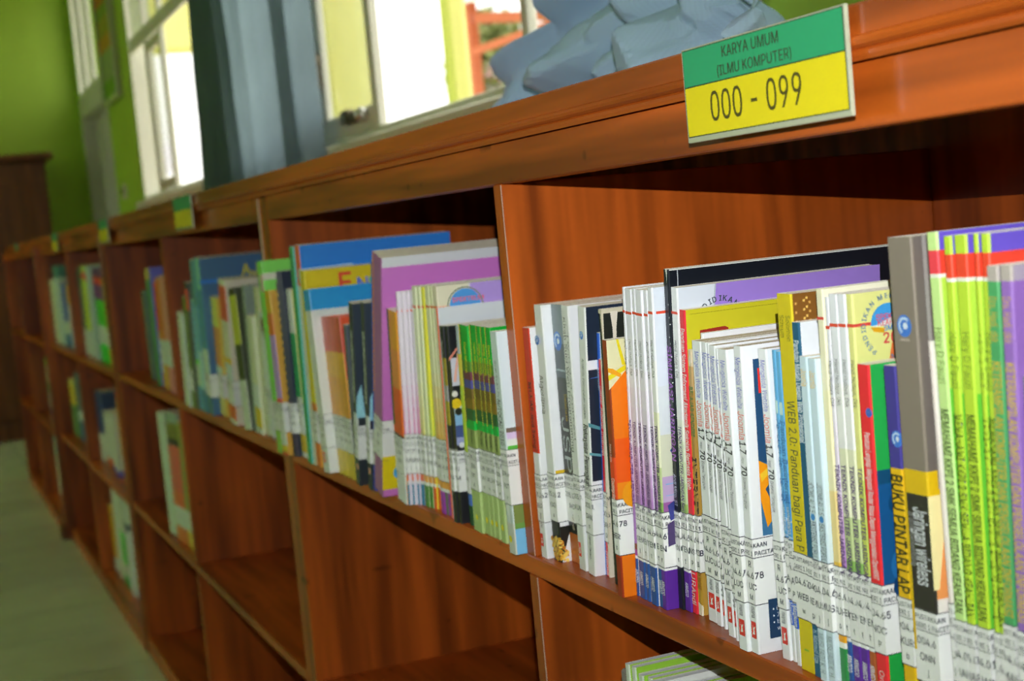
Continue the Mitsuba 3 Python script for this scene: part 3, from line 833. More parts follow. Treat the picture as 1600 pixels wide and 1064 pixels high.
bk((0.0182, 0.9640, 0.774, 0.0076, 0.2304, -0.0789), 'red-spined book with a mustard yellow front, titled Panduan Sistem Informasi Akademik', .16, '#e0303e', '#c9c226',
   pr=[('t', 'Panduan Sistem Informasi Akademik Sekolah Berbasis Web', .0062, .5, .94, '#f8eaea', -.415, True), ('t', 'UR', .006, .5, .14, '#f8eaea'), ('t', 'Andi', .006, .5, .09, '#f0c8c0', .8, True), ('p', [(.020, .88), (.020, .93), (.041, .934), (.044, .928), (.044, .88)], '#9a2c24'), ('r', .012, .17, .984, .986, '#a8a020')], lab=('004.67', 'NS', 'P'), group=G1)
bk((0.0192, 0.9560, 0.774, 0.0052, 0.2010, -0.0789), 'worn brown and gold book with peeling edges, right of the red-spined book', .14, [(.035, '#d8ccb0'), (.15, '#a8842c'), (.3, '#a88038'), (.85, '#a5803f'), (.94, '#b89a68'), (1, '#cfc0a0')], '#b08a3c',
   pr=[('t', 'BELAJAR SENDIRI', .0052, .5, .865, '#3a6a38', -.68, True), ('t', 'INTERNET', .0062, .5, .60, '#1c1a10', -.39, True), ('t', 'RUDOSI', .0052, .5, .165, '#8a5a10', -.10, True), ('p', [(.001, .965), (.004, .985), (.006, .96), (.003, .94)], '#ddd2bc'), ('p', [(.0005, .05), (.006, .04), (.006, 0), (.0005, 0)], '#ddd4b8')], lab=('004.6', 'MIB', 'B'), group=G1)
G3 = 'white Joomla website books'


def joom(big=1.0):
    return [('t', 'Mengelola Website', .0060 * big, .52, .963, '#5a5ac0', -.80), ('t', 'Joomla', .0074 * big, .52, .79, '#d8584c', -.70), ('t', '1.7', .0074 * big, .52, .693, '#20222c', -.655, True), ('t', 'dengan', .0030 * big, .45, .645, '#77777f', -.622), ('t', '70', .0064 * big, .52, .615, '#20222c', -.583, True), ('t', 'Ekstensi Terpopuler', .0038 * big, .52, .577, '#6a6a72', -.475), ('t', 'mana', .0050, .62, .155, '#555560', -.118)]


JL = 'white book titled Mengelola Website Joomla 1.7,'
WJ = '#e4e8ea'
JX = dict(lab=('R', '004.678', 'LUC', 'M'), group=G3, top='#b7ab93', lz=(.034, .080))
bk((0.0273, 0.9505, 0.774, 0.0036, 0.2127, -0.0789), 'taller white book set back behind the row of Joomla books', .14, W, '#e8eaec', pr=[('r', .055, .14, .90, .985, '#d8d0c0')], group=G1, top='#b7ab93')
for_j = [
    ((0.0174, 0.9388, 0.774, 0.0129, 0.2079, -0.0420), 'first of the row, beside the brown book'),
    ((0.0157, 0.9241, 0.774, 0.0075, 0.2081, -0.0512), 'second of the row'),
    ((0.0143, 0.9115, 0.774, 0.0032, 0.2078, -0.0386), 'third of the row, a narrow copy set back'),
    ((0.0086, 0.8959, 0.774, 0.0087, 0.2074, -0.0245), 'fourth of the row'),
    ((0.0063, 0.8819, 0.774, 0.0032, 0.2059, -0.0184), 'fifth of the row, a narrow copy set back'),
    ((-0.0013, 0.8652, 0.774, 0.0117, 0.2072, -0.0157), 'sixth of the row'),
]
for g, s in for_j:
    tt = g[3]
    bk(g, f'{JL} {s}', .14, WJ, WJ, pr=joom(1.0 if tt > .005 else .55) + redmark(tt * .25, tt * .85, .05, .105), **JX)
g = (0.0010, 0.8531, 0.774, 0.0097, 0.2099, -0.0392)
tt = g[3]
bk(g, f'{JL} with its front cover and blue panel showing', .14, WJ, '#eceff2', pr=joom(1.05) + redmark(tt * .25, tt * .85, .05, .105)
   + [('r', tt + .0085, tt + .12, .385, .955, '#214a70'), ('r', tt + .0085, tt + .12, .385, .62, '#3a6f98'), ('p', [(tt + .0085, .50), (tt + .0085, .63), (tt + .016, .61), (tt + .026, .62), (tt + .05, .60), (tt + .05, .48), (tt + .026, .46), (tt + .020, .45), (tt + .0125, .41)], '#ee9a14'), ('p', [(tt + .0125, .535), (tt + .022, .58), (tt + .020, .46)], '#214a70'), ('p', [(tt + .009, .585), (tt + .014, .60), (tt + .022, .60), (tt + .022, .585), (tt + .015, .58), (tt + .010, .56)], '#f2c830'),
      ('r', tt + .0115, tt + .020, .845, .925, '#e0342c'), ('r', tt + .0135, tt + .0185, .855, .885, '#f2e2de'), ('r', tt + .0095, tt + .12, .045, .175, '#1f3c5c'), ('h', '• installer Joomla', .0030, .012, .135, '#dfe6ee'), ('h', '• 70 ekstensi', .0030, .012, .113, '#dfe6ee'), ('h', '• bonus lainnya', .0030, .012, .091, '#dfe6ee'), ('h', '   winrar', .0030, .012, .069, '#dfe6ee')], **JX)
g = (0.0100, 0.8288, 0.774, 0.0103, 0.2077, 0.0048)
bk(g, f'{JL} last of the row, right of the blue panel', .14, WJ, WJ, pr=joom(1.0) + redmark(g[3] * .25, g[3] * .85, .05, .105), **JX)
for g, s in (((0.0112, 0.8180, 0.774, 0.0042, 0.2074, -0.0168), 'left'), ((0.0089, 0.8098, 0.774, 0.0055, 0.2071, -0.0148), 'right')):
    bk(g, f'{s} one of two thin light blue internet guides beside the yellow book', .14, [(.12, '#dfe3e2'), (.20, '#2a58c0'), (.34, W), (.55, '#4f96cc'), (1, '#62acda')], '#62acda',
       pr=[('s', .15, .85, .80, .84, '#bfe0e0'), ('t', 'Panduan Berinternet', .0052, .55, .78, '#1f5aa0', -.52), ('t', 'untuk', .0034, .5, .51, '#e8f2f8'), ('t', 'Orang Awam', .0052, .55, .47, '#e4eef8', -.37), ('t', 'Maxikom', .0046, .5, .195, '#e8eef8', -.125, True)], lab=('004.678', 'RAH', 'P'), group=G1, lz=(.042, .084))
bk((0.0066, 0.8015, 0.774, 0.0164, 0.2444, -0.0199), 'mustard yellow book titled WEB 2.0 Panduan bagi Para', .17, '#d3c11f', '#7d5220',
   pr=[('t', 'Solomon', .0048, .72, .944, '#55501c', -.878), ('t', 'Schrum', .0048, .30, .944, '#55501c', -.886), ('t', 'WEB 2.0: Panduan bagi Para P', .0085, .55, .722, '#2c3038', -.325), ('s', .35, .65, .055, .060, '#8ab030')]
   + [('r', .0185 + .0034 * (k % 6) + .0013 * ((k * 5) % 3), .0185 + .0015 + .0034 * (k % 6) + .0013 * ((k * 5) % 3), .81 + .023 * (k // 6) + .006 * (k % 3), .8165 + .023 * (k // 6) + .006 * (k % 3), '#e0b860' if k % 3 else '#c89a50') for k in range(48)], lab=('004.678', 'WEB', 'w'), group=G1, lz=(.034, .078))
bk((0.0054, 0.7846, 0.774, 0.0080, 0.2269, -0.0199), 'teal blue book titled Panduan Mudah Desain Web Profesional', .15, '#1f5878', '#e0e5ec', pr=[('t', 'Panduan Mudah Desain Web Profesional', .0056, .55, .95, '#dfeaf2', -.665, True), ('t', 'H. Mahmud Irga', .0050, .55, .135, '#c0d4e0', -.04)], lab=('004.6', 'HEP', 'p'), group=G1, lz=(.034, .078))
for g, s in (((0.0037, 0.7758, 0.774, 0.0084, 0.2061, -0.0180), 'left'), ((0.0040, 0.7670, 0.774, 0.0086, 0.2053, -0.0180), 'right')):
    bk(g, f'{s} one of two pale blue books reading JOOMLA 2.5 Ekstensi Populer', .14, '#c6dbe4', '#cfe0e8', pr=[('t', 'Joomla', .0062, .55, .962, '#d8c088', -.91, True), ('t', 'JOOMLA! 2.5', .0060, .5, .62, '#30404c', -.525), ('d', g[3] * .5, .511, .0022, '#3f86c8'), ('t', 'EKSTENSI POPULER', .0060, .5, .497, '#30404c', -.365), ('t', 'MUSLIADI K. H.', .0062, .5, .15, '#8a9aa2', -.02)], lab=('004.6', 'MUS', 'j'), group=G1, lz=(.034, .078))
bk((0.0071, 0.7580, 0.774, 0.0072, 0.2476, -0.0180), 'tall cream textbook with a red line, right of the teal book', .176, [(.10, '#2f8a48'), (.115, '#e6e8dc'), (.14, '#e0a020'), (.32, '#e2b840'), (.5, '#e4d08c'), (.75, '#e8e4b8'), (1, '#e9e6c4')], '#e6e4c8', pr=[('s', 0, 1, .925, .932, '#d04a40')], lab=('006.7', 'SUP', 's'), group=G2)
bk((0.0078, 0.7504, 0.774, 0.0042, 0.2429, -0.0180), 'slim lilac textbook with a blue and magenta foot', .176, PK, '#e4e0ea', pr=smk('TEKNIK KOMPUTER JARINGAN'), lab=('004.68', 'TEN', 't'), group=G2)
bk((0.0060, 0.7424, 0.774, 0.0085, 0.2449, -0.0126), 'left one of two plump white textbooks right of the cream one', .176, PG, '#e4e6ec', pr=smk('TEKNIK KOMPUTER JARINGAN'), lab=('004.67', 'TEN', 't'), group=G2)
bk((0.0060, 0.7336, 0.774, 0.0077, 0.2450, -0.0127), 'right one of two plump white textbooks, beside the yellow emblem cover', .176, PG, '#e4e6ec', pr=smk('TEKNIK KOMPUTER JARINGAN'), lab=('004.67', 'TEN', 't'), group=G2)
g = (0.0060, 0.7255, 0.774, 0.0063, 0.2451, -0.0159)
tt = g[3]
bk(g, 'pale yellow textbook showing a round emblem with a blue dome on its front', .176, [(.125, '#a8582c'), (.137, '#eceef0'), (.175, '#6a9a38'), (.30, '#9ab83c'), (.55, '#c0cc60'), (1, '#dfe08c')], '#dcdd88',
   pr=smk('TEKNIK KOMPUTER JARINGAN') + [('r', tt, .1, .92, .928, '#d04a40'), ('p', [(tt + .0245 + .0125 * math.cos(a), .918 + .0125 / g[4] * math.sin(a)) for a in np.linspace(0, math.pi, 20)], '#3f9ad8'), ('p', [(tt + .013, .915), (tt + .030, .938), (tt + .030, .915)], '#d8e4e0'), ('p', [(tt + .012, .915), (tt + .022, .91), (tt + .021, .898), (tt + .014, .903)], '#d8a020'),
       ('h', 'SPEKTRUM', .0034, .0155, .930, '#c83848', 1), ('h', 'KEAHLIAN', .0032, .0165, .916, '#c83848', 1), ('h', 'SMK', .0030, .021, .903, '#4a7ac0', 1), ('h', '2012', .0062, .0195, .873, '#c84848', 1), ('p', [(tt + .0235, .83), (tt + .034, .83), (tt + .032, .872), (tt + .026, .872)], '#d8703c'), ('r', tt + .022, tt + .036, .825, .83, '#c84848'), ('T', 'PENDIDIKAN MENENGAH KEJURUAN', .0030, tt + .0245, .913, .0165, 232, '#5a7a98')], lab=('004.67', 'TEN', 't'), group=G2)
bk((0.0000, 0.7103, 0.774, 0.0110, 0.2053, -0.0151), 'red-spined book with a green and deep blue front', .15, '#e22c34', [(.30, '#20a044'), (.66, '#15548c'), (.70, '#124a70'), (1, '#24a44c')],
   pr=[('t', 'Panduan Lengkap Menguasai Router Masa Depan Menggunakan OpenWRT', .0050, .55, .807, '#f6e0e0', -.385, True), ('d', .009, .865, .0028, '#3f64b8'), ('t', 'Onno W. Purbo', .0045, .5, .12, '#f6d8d8', .9), ('d', .03, .42, .012, '#1f6aa8'), ('d', .027, .36, .008, '#0f3a68'), ('d', .034, .54, .010, '#1c6aa0'), ('d', .026, .60, .007, '#0f4470')], lab=('004.65', 'NOC', 'P'), group=G1, lz=(.0345, .0766))
bk((0.0000, 0.6841, 0.774, 0.0110, 0.2060, -0.0077), 'indigo and yellow book titled BUKU PINTAR LAPTOP', .15, [(.718, '#e0b414'), (1, '#40388c')], '#d8b020', pr=swoosh(.0085, .80, .0048) + [('t', 'BUKU PINTAR LAP', .0095, .55, .70, '#23200c', -.37, True), ('t', 'Andi', .005, .5, .12, '#4a3c08')], lab=('004.6', 'KUR', 'b'), group=G1, lz=(.034, .0735))
g = (0.0000, 0.6713, 0.774, 0.0208, 0.2774, -0.0022)
tt = g[3]
bk(g, 'thick grey-brown book in a clear plastic wrap, titled Jaringan wireless', .17, [(.16, '#6a5a30'), (.488, '#2f2c28'), (.537, '#d8b414'), (1, '#80766a')], [(.28, '#e8e4dc'), (.40, '#e89a58'), (.488, '#e8d890'), (.537, '#d8b414'), (.57, '#6a625c'), (1, '#6c645e')],
   pr=swoosh(tt * .5, .825, .0062) + [('s', .3, .7, .795, .80, '#a89c90'), ('s', .0, .10, .165, .488, '#d8b414'), ('t', 'Jaringan wireless', .0115, .62, .462, '#c8ccd0', -.303, True), ('t', 'di dunia berkembang', .0042, .24, .45, '#9a9c98', -.34), ('r', tt + .007, tt + .0095, .50, 1, '#97938e'), ('p', [(tt + .003, .30), (tt + .010, .44), (tt + .014, .488), (tt, .488), (tt, .30)], '#f0e4a8')], lab=('004.6', 'ONN', 'j'), group=G1, lz=(.028, .070))
bk((0.0040, 0.6435, 0.774, 0.0032, 0.2204, 0.0154), 'thin whitish book between the grey-brown one and the green ones', .16, '#e0d6d0', '#e0dad4', pr=[('t', 'JARINGAN KOMPUTER', .0042, .5, .35, '#8a8a90')], lab=('004.6', 'SUK', 'j'), group=G1)
KF = [(.70, '#6cc83c'), (.913, '#b4da4a'), (.920, '#e8eae0'), (.965, '#f04a34'), (1, '#6a56c8')]


def kk(a='#b6d838', r='#f24a2c'):
    return [(.66, a), (.913, a), (.920, '#ecefe0'), (.965, r), (1, a)]


def kp():
    return [('t', 'Hary D Fauzi', .0056, .55, .817, '#5a7a28', -.71), ('t', 'MEMAHAMI KKPI 2 SMK SEMUA BIDANG KEAHLIAN', .0062, .55, .66, '#2c4414', -.262, True)]


kl = 'lime green textbook with a red band,'
for g, s, a, r in (((0.0040, 0.6399, 0.774, 0.0085, 0.2791, 0.0068), 'the paler one beside the grey-brown book', '#c2e48e', '#f04450'), ((0.0038, 0.6310, 0.774, 0.0059, 0.2767, -0.0108), 'second from the grey-brown book', '#b6d838', '#f24a2c'),
                   ((0.0040, 0.6230, 0.774, 0.0092, 0.2771, -0.0116), 'third from the grey-brown book', '#b6d838', '#f24a2c'), ((0.0040, 0.6104, 0.774, 0.0032, 0.2774, -0.0199), 'the thin fourth, leaning away from the third', '#b6d838', '#f24a2c'), ((0.0039, 0.6068, 0.774, 0.0061, 0.2773, -0.0274), 'nearest, its purple and red front showing', '#b6d838', '#f24a2c')):
    bk(g, f'{kl} {s}', .19, kk(a, r), KF, pr=kp() + [('d', g[3] + .012, .30, .004, '#3fb8c8')], lab=('004.019', 'HAR', 'k'), group='lime green textbooks at the right edge', lz=(.024, .069))
for g, s, a in (((0.0000, 0.5986, 0.774, 0.0084, 0.2612, -0.0253), 'green', '#4aa060'), ((-0.0030, 0.5850, 0.774, 0.0084, 0.2617, -0.0241), 'purple', '#9068b8')):
    bk(g, f'{s} textbook with a gold title KETERAMPILAN KOMPUTER at the right edge', .18, [(.97, a), (1, '#b0a8a0')], [(.97, a), (1, '#a89cb0')], pr=[('t', 'Drs. Hadi, dkk', .0058, .5, .94, '#c8a838', -.852), ('t', 'KETERAMPILAN KOMPUTER DAN PENGELOLAAN INFORMASI', .0062, .55, .815, '#ccb23c', -.31, True)], lab=('004.04', 'MAR', 'k'), group=G1, lz=(.034, .077))
bk((0.0000, 0.5736, 0.774, 0.0089, 0.2067, -0.0116), 'dark navy book with a grey top cut off by the right edge', .15, [(.93, '#28304c'), (1, '#8a8a84')], '#28304c', group=G1)

# ---- nearest bookcase, upper left compartment
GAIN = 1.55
G4 = 'books in the left upper compartment of the nearest bookcase'
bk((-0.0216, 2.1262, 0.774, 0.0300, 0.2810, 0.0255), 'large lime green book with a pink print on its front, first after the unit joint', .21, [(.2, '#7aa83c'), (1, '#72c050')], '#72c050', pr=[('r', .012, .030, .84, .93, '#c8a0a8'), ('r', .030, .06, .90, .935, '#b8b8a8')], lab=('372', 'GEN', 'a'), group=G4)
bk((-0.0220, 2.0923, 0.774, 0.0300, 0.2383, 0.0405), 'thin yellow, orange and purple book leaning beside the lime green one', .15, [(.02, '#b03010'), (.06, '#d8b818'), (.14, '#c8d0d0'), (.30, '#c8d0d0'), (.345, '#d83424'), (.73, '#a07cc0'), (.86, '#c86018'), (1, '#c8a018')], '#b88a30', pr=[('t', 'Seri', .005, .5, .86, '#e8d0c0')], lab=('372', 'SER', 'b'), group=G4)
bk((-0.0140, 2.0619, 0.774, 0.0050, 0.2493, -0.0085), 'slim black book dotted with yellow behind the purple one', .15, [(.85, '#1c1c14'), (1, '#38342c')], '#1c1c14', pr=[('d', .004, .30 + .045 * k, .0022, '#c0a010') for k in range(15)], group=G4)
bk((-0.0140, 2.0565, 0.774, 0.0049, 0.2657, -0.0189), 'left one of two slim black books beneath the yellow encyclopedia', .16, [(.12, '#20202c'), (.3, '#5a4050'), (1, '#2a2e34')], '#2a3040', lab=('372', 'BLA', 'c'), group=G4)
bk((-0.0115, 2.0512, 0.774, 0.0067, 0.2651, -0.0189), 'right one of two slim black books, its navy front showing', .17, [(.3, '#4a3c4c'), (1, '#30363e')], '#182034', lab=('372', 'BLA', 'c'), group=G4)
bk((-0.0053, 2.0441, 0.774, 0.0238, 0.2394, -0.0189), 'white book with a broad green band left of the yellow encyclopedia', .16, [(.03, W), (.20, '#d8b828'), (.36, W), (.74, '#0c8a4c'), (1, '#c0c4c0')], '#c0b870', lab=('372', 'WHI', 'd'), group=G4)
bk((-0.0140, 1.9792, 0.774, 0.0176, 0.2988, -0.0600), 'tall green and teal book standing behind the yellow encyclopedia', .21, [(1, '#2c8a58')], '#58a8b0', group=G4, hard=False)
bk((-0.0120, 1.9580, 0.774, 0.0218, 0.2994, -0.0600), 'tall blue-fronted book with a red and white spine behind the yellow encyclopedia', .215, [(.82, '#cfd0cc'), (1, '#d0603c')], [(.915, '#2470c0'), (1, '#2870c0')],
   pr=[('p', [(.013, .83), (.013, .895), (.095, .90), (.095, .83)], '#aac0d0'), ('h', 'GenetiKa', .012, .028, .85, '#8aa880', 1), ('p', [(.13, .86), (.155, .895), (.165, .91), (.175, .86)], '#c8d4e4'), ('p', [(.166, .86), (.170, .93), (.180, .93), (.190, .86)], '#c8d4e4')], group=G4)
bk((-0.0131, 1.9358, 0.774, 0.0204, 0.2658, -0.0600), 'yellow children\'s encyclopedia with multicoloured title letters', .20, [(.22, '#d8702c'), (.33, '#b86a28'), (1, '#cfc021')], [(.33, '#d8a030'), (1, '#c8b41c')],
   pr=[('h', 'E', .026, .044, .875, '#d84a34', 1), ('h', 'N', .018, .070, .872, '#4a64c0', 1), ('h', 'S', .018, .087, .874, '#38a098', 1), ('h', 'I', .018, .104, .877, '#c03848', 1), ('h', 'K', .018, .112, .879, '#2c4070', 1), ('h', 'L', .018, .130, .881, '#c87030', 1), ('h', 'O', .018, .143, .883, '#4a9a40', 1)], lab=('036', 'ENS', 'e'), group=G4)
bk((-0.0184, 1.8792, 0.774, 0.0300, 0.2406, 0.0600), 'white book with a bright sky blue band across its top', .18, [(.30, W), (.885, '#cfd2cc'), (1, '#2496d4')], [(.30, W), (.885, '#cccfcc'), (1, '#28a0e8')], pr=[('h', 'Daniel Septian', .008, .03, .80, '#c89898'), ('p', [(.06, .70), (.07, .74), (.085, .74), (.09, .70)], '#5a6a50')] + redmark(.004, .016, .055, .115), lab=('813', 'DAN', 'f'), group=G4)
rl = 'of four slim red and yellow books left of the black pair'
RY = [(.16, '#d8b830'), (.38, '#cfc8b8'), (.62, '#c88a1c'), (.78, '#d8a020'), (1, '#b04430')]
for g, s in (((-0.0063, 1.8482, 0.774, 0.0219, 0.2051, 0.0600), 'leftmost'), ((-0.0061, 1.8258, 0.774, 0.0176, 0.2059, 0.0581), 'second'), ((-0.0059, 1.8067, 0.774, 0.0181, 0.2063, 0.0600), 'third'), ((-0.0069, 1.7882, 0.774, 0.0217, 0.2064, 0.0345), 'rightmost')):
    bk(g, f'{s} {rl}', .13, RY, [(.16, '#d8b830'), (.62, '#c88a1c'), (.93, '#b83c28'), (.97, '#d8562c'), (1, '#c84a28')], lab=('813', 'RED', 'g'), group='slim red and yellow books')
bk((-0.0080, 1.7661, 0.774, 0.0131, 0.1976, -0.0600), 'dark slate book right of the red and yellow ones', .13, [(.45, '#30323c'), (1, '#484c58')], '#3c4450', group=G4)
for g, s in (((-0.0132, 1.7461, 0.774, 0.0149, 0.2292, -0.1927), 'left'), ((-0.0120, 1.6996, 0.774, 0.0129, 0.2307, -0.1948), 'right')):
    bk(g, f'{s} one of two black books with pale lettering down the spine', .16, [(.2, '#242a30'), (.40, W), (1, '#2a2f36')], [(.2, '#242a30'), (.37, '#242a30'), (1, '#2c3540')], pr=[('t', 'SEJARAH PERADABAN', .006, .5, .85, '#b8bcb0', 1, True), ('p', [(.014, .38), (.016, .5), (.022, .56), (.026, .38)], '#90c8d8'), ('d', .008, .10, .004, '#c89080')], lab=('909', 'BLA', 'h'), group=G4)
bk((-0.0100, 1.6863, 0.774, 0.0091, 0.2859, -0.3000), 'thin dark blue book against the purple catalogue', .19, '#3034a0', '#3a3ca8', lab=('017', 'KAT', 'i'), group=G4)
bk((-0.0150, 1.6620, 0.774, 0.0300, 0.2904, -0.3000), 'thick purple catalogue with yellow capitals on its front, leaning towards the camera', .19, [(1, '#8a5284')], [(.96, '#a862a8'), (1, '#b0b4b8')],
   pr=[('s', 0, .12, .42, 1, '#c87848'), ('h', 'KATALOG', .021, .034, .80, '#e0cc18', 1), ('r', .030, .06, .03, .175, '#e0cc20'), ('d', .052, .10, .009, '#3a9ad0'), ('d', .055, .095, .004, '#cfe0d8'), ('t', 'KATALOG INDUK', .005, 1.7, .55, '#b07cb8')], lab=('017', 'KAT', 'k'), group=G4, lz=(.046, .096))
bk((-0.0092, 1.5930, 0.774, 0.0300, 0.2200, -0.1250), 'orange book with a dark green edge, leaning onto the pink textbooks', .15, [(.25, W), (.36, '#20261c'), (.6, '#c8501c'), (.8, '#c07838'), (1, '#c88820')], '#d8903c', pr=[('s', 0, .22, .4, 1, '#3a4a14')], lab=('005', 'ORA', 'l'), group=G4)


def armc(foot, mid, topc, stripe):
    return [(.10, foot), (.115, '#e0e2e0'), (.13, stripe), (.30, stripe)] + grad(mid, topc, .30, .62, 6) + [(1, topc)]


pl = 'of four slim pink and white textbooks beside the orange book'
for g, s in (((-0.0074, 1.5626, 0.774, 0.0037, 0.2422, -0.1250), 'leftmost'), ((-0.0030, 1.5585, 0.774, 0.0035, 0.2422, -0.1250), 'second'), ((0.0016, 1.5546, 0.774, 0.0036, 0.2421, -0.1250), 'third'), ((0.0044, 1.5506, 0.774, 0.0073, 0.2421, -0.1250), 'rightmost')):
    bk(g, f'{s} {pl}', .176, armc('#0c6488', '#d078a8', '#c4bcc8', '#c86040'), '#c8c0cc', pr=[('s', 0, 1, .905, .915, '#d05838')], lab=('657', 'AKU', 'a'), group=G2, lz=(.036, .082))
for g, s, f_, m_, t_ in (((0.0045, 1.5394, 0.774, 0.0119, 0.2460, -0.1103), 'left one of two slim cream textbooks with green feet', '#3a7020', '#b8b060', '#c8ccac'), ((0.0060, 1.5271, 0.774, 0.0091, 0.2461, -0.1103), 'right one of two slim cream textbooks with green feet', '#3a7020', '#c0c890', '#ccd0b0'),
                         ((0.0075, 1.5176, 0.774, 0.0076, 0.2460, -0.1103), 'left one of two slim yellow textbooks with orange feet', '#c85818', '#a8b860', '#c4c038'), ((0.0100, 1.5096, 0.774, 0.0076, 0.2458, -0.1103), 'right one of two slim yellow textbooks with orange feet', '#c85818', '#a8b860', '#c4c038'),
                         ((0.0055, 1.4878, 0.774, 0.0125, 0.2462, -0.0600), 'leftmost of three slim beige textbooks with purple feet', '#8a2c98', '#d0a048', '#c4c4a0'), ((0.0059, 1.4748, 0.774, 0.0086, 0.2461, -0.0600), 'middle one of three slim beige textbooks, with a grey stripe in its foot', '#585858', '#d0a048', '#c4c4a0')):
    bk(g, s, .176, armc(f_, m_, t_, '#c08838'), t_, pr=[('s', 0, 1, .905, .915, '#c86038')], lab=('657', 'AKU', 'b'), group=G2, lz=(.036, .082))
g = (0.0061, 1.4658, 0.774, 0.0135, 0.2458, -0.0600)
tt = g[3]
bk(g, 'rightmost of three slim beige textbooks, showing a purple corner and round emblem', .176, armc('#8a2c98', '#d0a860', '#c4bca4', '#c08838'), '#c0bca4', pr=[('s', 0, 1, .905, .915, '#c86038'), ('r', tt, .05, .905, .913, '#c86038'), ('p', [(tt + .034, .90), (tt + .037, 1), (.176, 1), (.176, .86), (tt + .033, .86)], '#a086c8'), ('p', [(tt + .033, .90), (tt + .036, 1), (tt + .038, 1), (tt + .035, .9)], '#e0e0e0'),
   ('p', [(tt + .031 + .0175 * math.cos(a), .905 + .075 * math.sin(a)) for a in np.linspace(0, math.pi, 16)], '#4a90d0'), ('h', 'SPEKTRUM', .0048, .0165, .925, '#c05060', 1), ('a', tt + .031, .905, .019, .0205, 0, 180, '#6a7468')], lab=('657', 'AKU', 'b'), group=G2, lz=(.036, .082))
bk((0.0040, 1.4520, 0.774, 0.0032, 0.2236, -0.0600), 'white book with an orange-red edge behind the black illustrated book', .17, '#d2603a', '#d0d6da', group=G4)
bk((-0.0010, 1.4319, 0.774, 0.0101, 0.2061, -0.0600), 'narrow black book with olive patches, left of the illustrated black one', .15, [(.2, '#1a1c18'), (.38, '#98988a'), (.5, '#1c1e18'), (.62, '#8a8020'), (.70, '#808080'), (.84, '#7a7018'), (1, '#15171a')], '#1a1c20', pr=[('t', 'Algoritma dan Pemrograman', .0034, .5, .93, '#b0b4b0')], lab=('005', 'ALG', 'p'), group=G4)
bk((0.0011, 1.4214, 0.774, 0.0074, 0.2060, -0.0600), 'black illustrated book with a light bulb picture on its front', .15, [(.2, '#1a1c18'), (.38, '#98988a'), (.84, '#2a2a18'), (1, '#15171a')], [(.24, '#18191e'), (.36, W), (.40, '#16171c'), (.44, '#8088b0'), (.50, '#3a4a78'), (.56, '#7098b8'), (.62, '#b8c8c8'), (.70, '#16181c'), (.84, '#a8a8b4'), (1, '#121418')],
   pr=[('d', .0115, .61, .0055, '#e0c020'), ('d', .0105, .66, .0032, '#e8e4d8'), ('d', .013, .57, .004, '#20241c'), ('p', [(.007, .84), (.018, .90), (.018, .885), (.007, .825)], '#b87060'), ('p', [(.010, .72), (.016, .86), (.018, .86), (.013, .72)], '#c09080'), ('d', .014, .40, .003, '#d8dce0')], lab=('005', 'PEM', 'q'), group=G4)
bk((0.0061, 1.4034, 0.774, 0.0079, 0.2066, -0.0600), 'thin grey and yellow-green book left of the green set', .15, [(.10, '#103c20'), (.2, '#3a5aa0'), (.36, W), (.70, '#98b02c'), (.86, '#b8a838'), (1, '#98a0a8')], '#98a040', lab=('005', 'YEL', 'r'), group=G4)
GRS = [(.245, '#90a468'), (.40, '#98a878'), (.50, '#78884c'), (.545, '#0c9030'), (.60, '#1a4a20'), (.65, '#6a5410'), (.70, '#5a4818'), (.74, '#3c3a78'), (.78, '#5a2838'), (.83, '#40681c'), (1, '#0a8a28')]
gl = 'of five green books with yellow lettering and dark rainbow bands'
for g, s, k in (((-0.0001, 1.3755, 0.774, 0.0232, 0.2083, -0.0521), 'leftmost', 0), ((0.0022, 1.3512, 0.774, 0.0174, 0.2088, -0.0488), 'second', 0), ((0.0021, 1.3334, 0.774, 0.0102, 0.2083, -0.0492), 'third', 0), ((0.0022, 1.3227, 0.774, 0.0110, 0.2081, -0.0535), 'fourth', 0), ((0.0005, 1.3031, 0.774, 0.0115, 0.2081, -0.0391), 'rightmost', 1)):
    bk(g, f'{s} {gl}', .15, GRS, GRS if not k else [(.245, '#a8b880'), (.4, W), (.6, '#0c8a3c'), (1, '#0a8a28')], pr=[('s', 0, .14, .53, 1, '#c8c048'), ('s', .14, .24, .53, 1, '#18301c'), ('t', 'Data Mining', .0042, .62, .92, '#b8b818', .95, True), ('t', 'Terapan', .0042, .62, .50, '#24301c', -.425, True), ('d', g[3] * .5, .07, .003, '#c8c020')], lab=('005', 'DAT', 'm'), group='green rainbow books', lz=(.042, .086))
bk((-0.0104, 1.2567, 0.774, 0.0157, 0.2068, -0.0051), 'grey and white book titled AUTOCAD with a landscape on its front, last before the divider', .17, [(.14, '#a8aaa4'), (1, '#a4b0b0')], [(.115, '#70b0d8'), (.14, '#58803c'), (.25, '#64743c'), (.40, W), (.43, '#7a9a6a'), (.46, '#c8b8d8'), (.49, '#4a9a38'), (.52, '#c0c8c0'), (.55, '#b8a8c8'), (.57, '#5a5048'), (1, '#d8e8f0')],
   pr=[('t', 'Beat Smart Pintar', .0042, .5, .87, '#50585a', .9), ('t', 'AUTOCAD 2010', .0078, .5, .70, '#2c3234', -.49, True), ('p', [(.0, .235), (.0095, .235), (.0095, .13)], '#c0c4c0'), ('d', .006, .065, .0034, '#b8b020')], lab=('006.6', 'AUT', 'c'), group=G4, lz=(.046, .098))

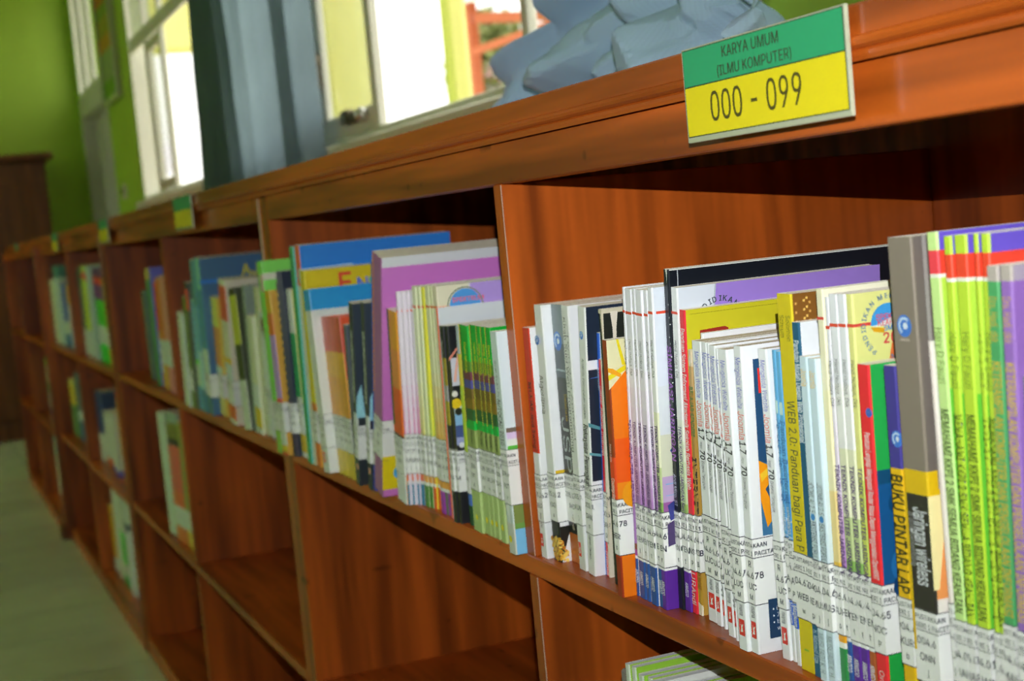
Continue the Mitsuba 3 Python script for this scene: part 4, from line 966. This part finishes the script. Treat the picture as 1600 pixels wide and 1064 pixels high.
# ---- second bookcase, upper compartments, from the right
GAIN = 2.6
G5 = 'books in the upper right compartment of the second bookcase'
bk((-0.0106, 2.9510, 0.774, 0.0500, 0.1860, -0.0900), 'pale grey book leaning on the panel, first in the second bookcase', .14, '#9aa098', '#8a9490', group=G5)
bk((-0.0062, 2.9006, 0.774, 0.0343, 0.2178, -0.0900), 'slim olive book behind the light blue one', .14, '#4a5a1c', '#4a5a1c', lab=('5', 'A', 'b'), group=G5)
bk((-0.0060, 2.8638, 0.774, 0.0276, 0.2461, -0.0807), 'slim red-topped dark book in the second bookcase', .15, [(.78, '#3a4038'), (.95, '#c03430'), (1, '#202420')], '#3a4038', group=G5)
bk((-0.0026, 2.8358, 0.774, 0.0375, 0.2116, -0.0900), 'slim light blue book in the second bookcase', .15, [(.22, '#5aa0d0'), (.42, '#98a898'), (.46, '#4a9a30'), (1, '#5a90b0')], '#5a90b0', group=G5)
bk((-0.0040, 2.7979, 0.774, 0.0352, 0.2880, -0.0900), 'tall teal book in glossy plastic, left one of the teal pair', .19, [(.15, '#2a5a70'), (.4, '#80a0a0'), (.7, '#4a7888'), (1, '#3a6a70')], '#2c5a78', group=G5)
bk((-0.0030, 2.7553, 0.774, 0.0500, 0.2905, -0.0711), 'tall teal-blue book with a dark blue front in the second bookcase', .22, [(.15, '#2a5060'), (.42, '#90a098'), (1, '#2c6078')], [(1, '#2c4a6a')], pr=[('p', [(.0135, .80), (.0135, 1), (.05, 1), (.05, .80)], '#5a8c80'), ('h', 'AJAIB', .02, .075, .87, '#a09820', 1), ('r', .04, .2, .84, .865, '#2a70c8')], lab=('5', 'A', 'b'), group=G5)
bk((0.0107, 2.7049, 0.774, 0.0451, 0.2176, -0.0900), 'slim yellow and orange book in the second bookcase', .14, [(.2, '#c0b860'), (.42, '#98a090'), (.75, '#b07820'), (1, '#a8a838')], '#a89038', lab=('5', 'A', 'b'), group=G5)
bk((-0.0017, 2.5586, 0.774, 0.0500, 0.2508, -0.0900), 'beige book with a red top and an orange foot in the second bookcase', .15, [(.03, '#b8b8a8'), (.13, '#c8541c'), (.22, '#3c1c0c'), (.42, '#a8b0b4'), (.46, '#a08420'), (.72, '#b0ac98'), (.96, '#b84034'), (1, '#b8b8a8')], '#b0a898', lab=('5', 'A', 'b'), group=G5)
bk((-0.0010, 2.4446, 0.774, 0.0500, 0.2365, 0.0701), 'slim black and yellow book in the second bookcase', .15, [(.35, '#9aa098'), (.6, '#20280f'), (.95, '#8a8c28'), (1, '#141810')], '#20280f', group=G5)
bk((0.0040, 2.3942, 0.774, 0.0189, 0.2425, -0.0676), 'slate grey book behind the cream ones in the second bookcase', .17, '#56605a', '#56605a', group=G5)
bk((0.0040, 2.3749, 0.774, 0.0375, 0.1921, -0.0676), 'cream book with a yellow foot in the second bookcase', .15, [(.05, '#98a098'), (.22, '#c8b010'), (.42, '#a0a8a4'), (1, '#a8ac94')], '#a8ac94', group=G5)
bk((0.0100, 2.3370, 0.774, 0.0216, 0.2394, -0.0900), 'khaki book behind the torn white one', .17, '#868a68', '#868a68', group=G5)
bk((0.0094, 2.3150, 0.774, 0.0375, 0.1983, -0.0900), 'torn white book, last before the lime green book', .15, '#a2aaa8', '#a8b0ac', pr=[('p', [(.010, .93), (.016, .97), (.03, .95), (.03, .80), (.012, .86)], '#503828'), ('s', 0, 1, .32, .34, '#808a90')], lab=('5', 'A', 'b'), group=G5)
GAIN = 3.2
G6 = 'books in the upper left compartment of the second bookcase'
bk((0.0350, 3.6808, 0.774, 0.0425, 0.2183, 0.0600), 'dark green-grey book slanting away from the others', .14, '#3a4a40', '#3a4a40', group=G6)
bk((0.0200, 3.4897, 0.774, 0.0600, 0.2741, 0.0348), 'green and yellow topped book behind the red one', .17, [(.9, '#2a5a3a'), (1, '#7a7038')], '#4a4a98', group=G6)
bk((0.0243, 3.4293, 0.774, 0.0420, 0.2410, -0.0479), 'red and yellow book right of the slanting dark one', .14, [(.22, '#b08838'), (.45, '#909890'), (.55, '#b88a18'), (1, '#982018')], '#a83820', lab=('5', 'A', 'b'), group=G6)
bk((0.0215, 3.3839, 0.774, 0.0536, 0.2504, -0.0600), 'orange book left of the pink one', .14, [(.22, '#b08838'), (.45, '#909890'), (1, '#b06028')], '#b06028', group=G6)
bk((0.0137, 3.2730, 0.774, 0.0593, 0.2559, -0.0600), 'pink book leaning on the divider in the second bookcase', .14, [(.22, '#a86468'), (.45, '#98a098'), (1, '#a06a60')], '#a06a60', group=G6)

# ---- third and fourth bookcases, upper shelf
G7 = 'books in the upper right compartment of the third bookcase'
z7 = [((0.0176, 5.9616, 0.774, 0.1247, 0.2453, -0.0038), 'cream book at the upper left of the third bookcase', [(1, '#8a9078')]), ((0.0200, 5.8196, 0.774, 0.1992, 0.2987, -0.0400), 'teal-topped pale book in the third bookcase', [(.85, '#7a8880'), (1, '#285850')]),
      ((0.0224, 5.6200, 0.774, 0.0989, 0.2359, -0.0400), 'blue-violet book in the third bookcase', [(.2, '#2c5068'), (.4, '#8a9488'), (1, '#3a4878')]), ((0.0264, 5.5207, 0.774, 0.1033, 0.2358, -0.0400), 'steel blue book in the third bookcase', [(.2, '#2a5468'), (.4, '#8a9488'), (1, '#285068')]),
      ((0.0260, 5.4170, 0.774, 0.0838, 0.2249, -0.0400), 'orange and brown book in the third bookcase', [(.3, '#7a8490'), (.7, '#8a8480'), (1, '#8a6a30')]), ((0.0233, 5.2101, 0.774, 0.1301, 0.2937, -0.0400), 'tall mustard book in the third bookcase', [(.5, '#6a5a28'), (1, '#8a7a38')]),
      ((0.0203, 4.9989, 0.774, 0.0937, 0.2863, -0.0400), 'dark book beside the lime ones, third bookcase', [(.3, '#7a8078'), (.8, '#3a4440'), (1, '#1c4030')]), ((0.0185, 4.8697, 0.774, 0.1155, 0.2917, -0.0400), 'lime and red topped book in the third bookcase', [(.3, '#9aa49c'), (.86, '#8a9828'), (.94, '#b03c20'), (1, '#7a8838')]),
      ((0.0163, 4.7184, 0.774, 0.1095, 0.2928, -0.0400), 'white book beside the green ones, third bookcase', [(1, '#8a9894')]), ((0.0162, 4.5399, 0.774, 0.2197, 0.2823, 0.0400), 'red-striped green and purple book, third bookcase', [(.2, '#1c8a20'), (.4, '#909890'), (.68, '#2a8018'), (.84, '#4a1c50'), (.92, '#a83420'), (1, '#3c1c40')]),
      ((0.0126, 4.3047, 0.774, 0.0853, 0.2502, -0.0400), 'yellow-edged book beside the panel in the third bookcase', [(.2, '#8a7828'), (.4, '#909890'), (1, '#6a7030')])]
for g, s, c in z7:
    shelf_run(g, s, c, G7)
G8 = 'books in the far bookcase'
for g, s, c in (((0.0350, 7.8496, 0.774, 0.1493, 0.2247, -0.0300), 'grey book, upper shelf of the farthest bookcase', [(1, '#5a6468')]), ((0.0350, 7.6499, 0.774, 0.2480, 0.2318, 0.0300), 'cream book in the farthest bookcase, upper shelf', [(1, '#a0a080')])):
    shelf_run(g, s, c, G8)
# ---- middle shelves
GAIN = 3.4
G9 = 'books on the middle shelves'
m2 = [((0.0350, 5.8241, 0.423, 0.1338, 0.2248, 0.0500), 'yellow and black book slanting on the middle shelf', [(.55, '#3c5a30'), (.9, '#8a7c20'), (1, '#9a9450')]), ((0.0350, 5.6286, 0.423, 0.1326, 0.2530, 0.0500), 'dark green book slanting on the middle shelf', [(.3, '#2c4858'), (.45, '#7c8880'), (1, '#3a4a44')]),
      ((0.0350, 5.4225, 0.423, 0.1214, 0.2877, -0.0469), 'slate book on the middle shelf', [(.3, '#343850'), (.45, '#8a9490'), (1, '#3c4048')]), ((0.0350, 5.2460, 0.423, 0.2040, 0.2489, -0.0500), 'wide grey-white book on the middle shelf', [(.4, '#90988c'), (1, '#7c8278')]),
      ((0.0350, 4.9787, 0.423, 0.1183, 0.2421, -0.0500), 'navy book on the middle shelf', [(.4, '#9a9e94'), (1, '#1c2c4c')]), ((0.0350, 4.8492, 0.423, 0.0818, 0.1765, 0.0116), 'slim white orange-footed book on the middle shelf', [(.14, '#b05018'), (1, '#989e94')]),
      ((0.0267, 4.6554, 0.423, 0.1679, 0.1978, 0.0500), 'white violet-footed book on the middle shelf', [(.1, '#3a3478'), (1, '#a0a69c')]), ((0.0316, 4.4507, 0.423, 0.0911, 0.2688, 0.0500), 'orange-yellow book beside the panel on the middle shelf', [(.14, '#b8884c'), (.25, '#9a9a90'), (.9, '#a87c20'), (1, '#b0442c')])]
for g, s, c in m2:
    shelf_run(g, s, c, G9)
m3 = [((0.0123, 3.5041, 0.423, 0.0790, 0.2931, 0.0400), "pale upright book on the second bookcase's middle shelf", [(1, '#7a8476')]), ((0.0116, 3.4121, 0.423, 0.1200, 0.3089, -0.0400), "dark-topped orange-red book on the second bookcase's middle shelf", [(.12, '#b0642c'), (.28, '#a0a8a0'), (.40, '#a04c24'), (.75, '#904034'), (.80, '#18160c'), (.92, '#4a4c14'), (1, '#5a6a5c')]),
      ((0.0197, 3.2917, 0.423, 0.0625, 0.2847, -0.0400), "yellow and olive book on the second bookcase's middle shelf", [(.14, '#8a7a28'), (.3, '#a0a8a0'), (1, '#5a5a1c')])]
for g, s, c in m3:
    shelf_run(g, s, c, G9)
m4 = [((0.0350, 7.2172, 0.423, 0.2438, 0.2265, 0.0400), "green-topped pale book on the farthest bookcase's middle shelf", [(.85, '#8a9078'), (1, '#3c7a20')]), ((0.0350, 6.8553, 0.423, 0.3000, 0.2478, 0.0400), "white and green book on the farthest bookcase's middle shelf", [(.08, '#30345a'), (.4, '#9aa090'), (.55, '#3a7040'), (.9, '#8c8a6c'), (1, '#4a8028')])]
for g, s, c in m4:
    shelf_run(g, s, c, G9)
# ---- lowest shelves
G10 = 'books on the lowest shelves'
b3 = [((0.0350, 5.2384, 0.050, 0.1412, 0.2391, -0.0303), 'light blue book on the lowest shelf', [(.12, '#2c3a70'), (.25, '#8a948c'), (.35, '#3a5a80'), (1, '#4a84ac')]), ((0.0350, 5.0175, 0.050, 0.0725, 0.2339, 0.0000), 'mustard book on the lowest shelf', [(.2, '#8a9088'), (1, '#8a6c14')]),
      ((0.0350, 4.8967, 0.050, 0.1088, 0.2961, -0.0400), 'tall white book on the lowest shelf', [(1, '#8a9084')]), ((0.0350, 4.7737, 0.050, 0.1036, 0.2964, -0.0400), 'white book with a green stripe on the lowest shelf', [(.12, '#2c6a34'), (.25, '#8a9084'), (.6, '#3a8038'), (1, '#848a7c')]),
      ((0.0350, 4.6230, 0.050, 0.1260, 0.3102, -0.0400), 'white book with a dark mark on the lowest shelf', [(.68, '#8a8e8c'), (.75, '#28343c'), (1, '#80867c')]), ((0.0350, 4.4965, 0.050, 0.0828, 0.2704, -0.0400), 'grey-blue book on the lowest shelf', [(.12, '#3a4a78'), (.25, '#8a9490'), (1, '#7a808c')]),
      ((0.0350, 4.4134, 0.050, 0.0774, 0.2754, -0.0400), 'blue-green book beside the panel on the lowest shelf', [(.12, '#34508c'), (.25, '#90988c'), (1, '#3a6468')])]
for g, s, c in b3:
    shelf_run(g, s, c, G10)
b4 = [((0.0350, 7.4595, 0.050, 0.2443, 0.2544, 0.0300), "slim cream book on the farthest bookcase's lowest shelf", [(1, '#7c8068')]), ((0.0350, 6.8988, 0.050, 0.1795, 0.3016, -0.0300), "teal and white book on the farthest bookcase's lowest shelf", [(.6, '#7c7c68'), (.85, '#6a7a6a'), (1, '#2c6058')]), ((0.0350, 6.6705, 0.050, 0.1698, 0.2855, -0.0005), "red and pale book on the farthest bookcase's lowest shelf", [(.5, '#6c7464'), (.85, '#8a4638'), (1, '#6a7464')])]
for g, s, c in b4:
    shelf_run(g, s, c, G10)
# ---- nearest bookcase, middle shelf: thin green and white books, only their tops in view
GAIN = 1.0
gm = 'from left of the thin green and white magazines at the bottom edge'
yy = (0.0120, 1.0775, 0.7081)
xg, yg, zg = yy
tg = .0068
for k in range(9):
    c = ('#9cc44c', '#e2e6e0', '#d8dcd6', '#8fb848')[k % 4] if k < 8 else '#94c63e'
    h = zg - Z2 + (0 if k < 2 else -.004) - .001 * (k % 3) - (.004 if k > 6 else 0)
    bk((xg + (.0, .002, .004, .001, .005)[k % 5], yg - k * (tg + .0006), Z2, tg, h, 0.0), f'{"first second third fourth fifth sixth seventh eighth ninth".split()[k]} {gm}', .20, [(.9, '#e4e8e2'), (1, '#d2dccc')], '#94c63e' if k in (8, 1, 3) else c, group='thin green magazines', top='#cfd6d8')
t = thing('document_box', 'grey cardboard box file beside the green magazines at the bottom edge', 'box')
hb = zg - Z2 - .020
part(t, 'box', bx(.03, .36, yg + .003, yg + .048, Z2 + .0003, Z2 + hb, .002), 'paper_block', color=np.repeat(lin('#8d8680')[None], 24, 0))
part(t, 'front_flap', bx(.026, .0302, yg + .005, yg + .046, Z2 + .004, Z2 + hb - .02, .001), 'paper_block', color=np.repeat(lin('#8d8680')[None], 24, 0))
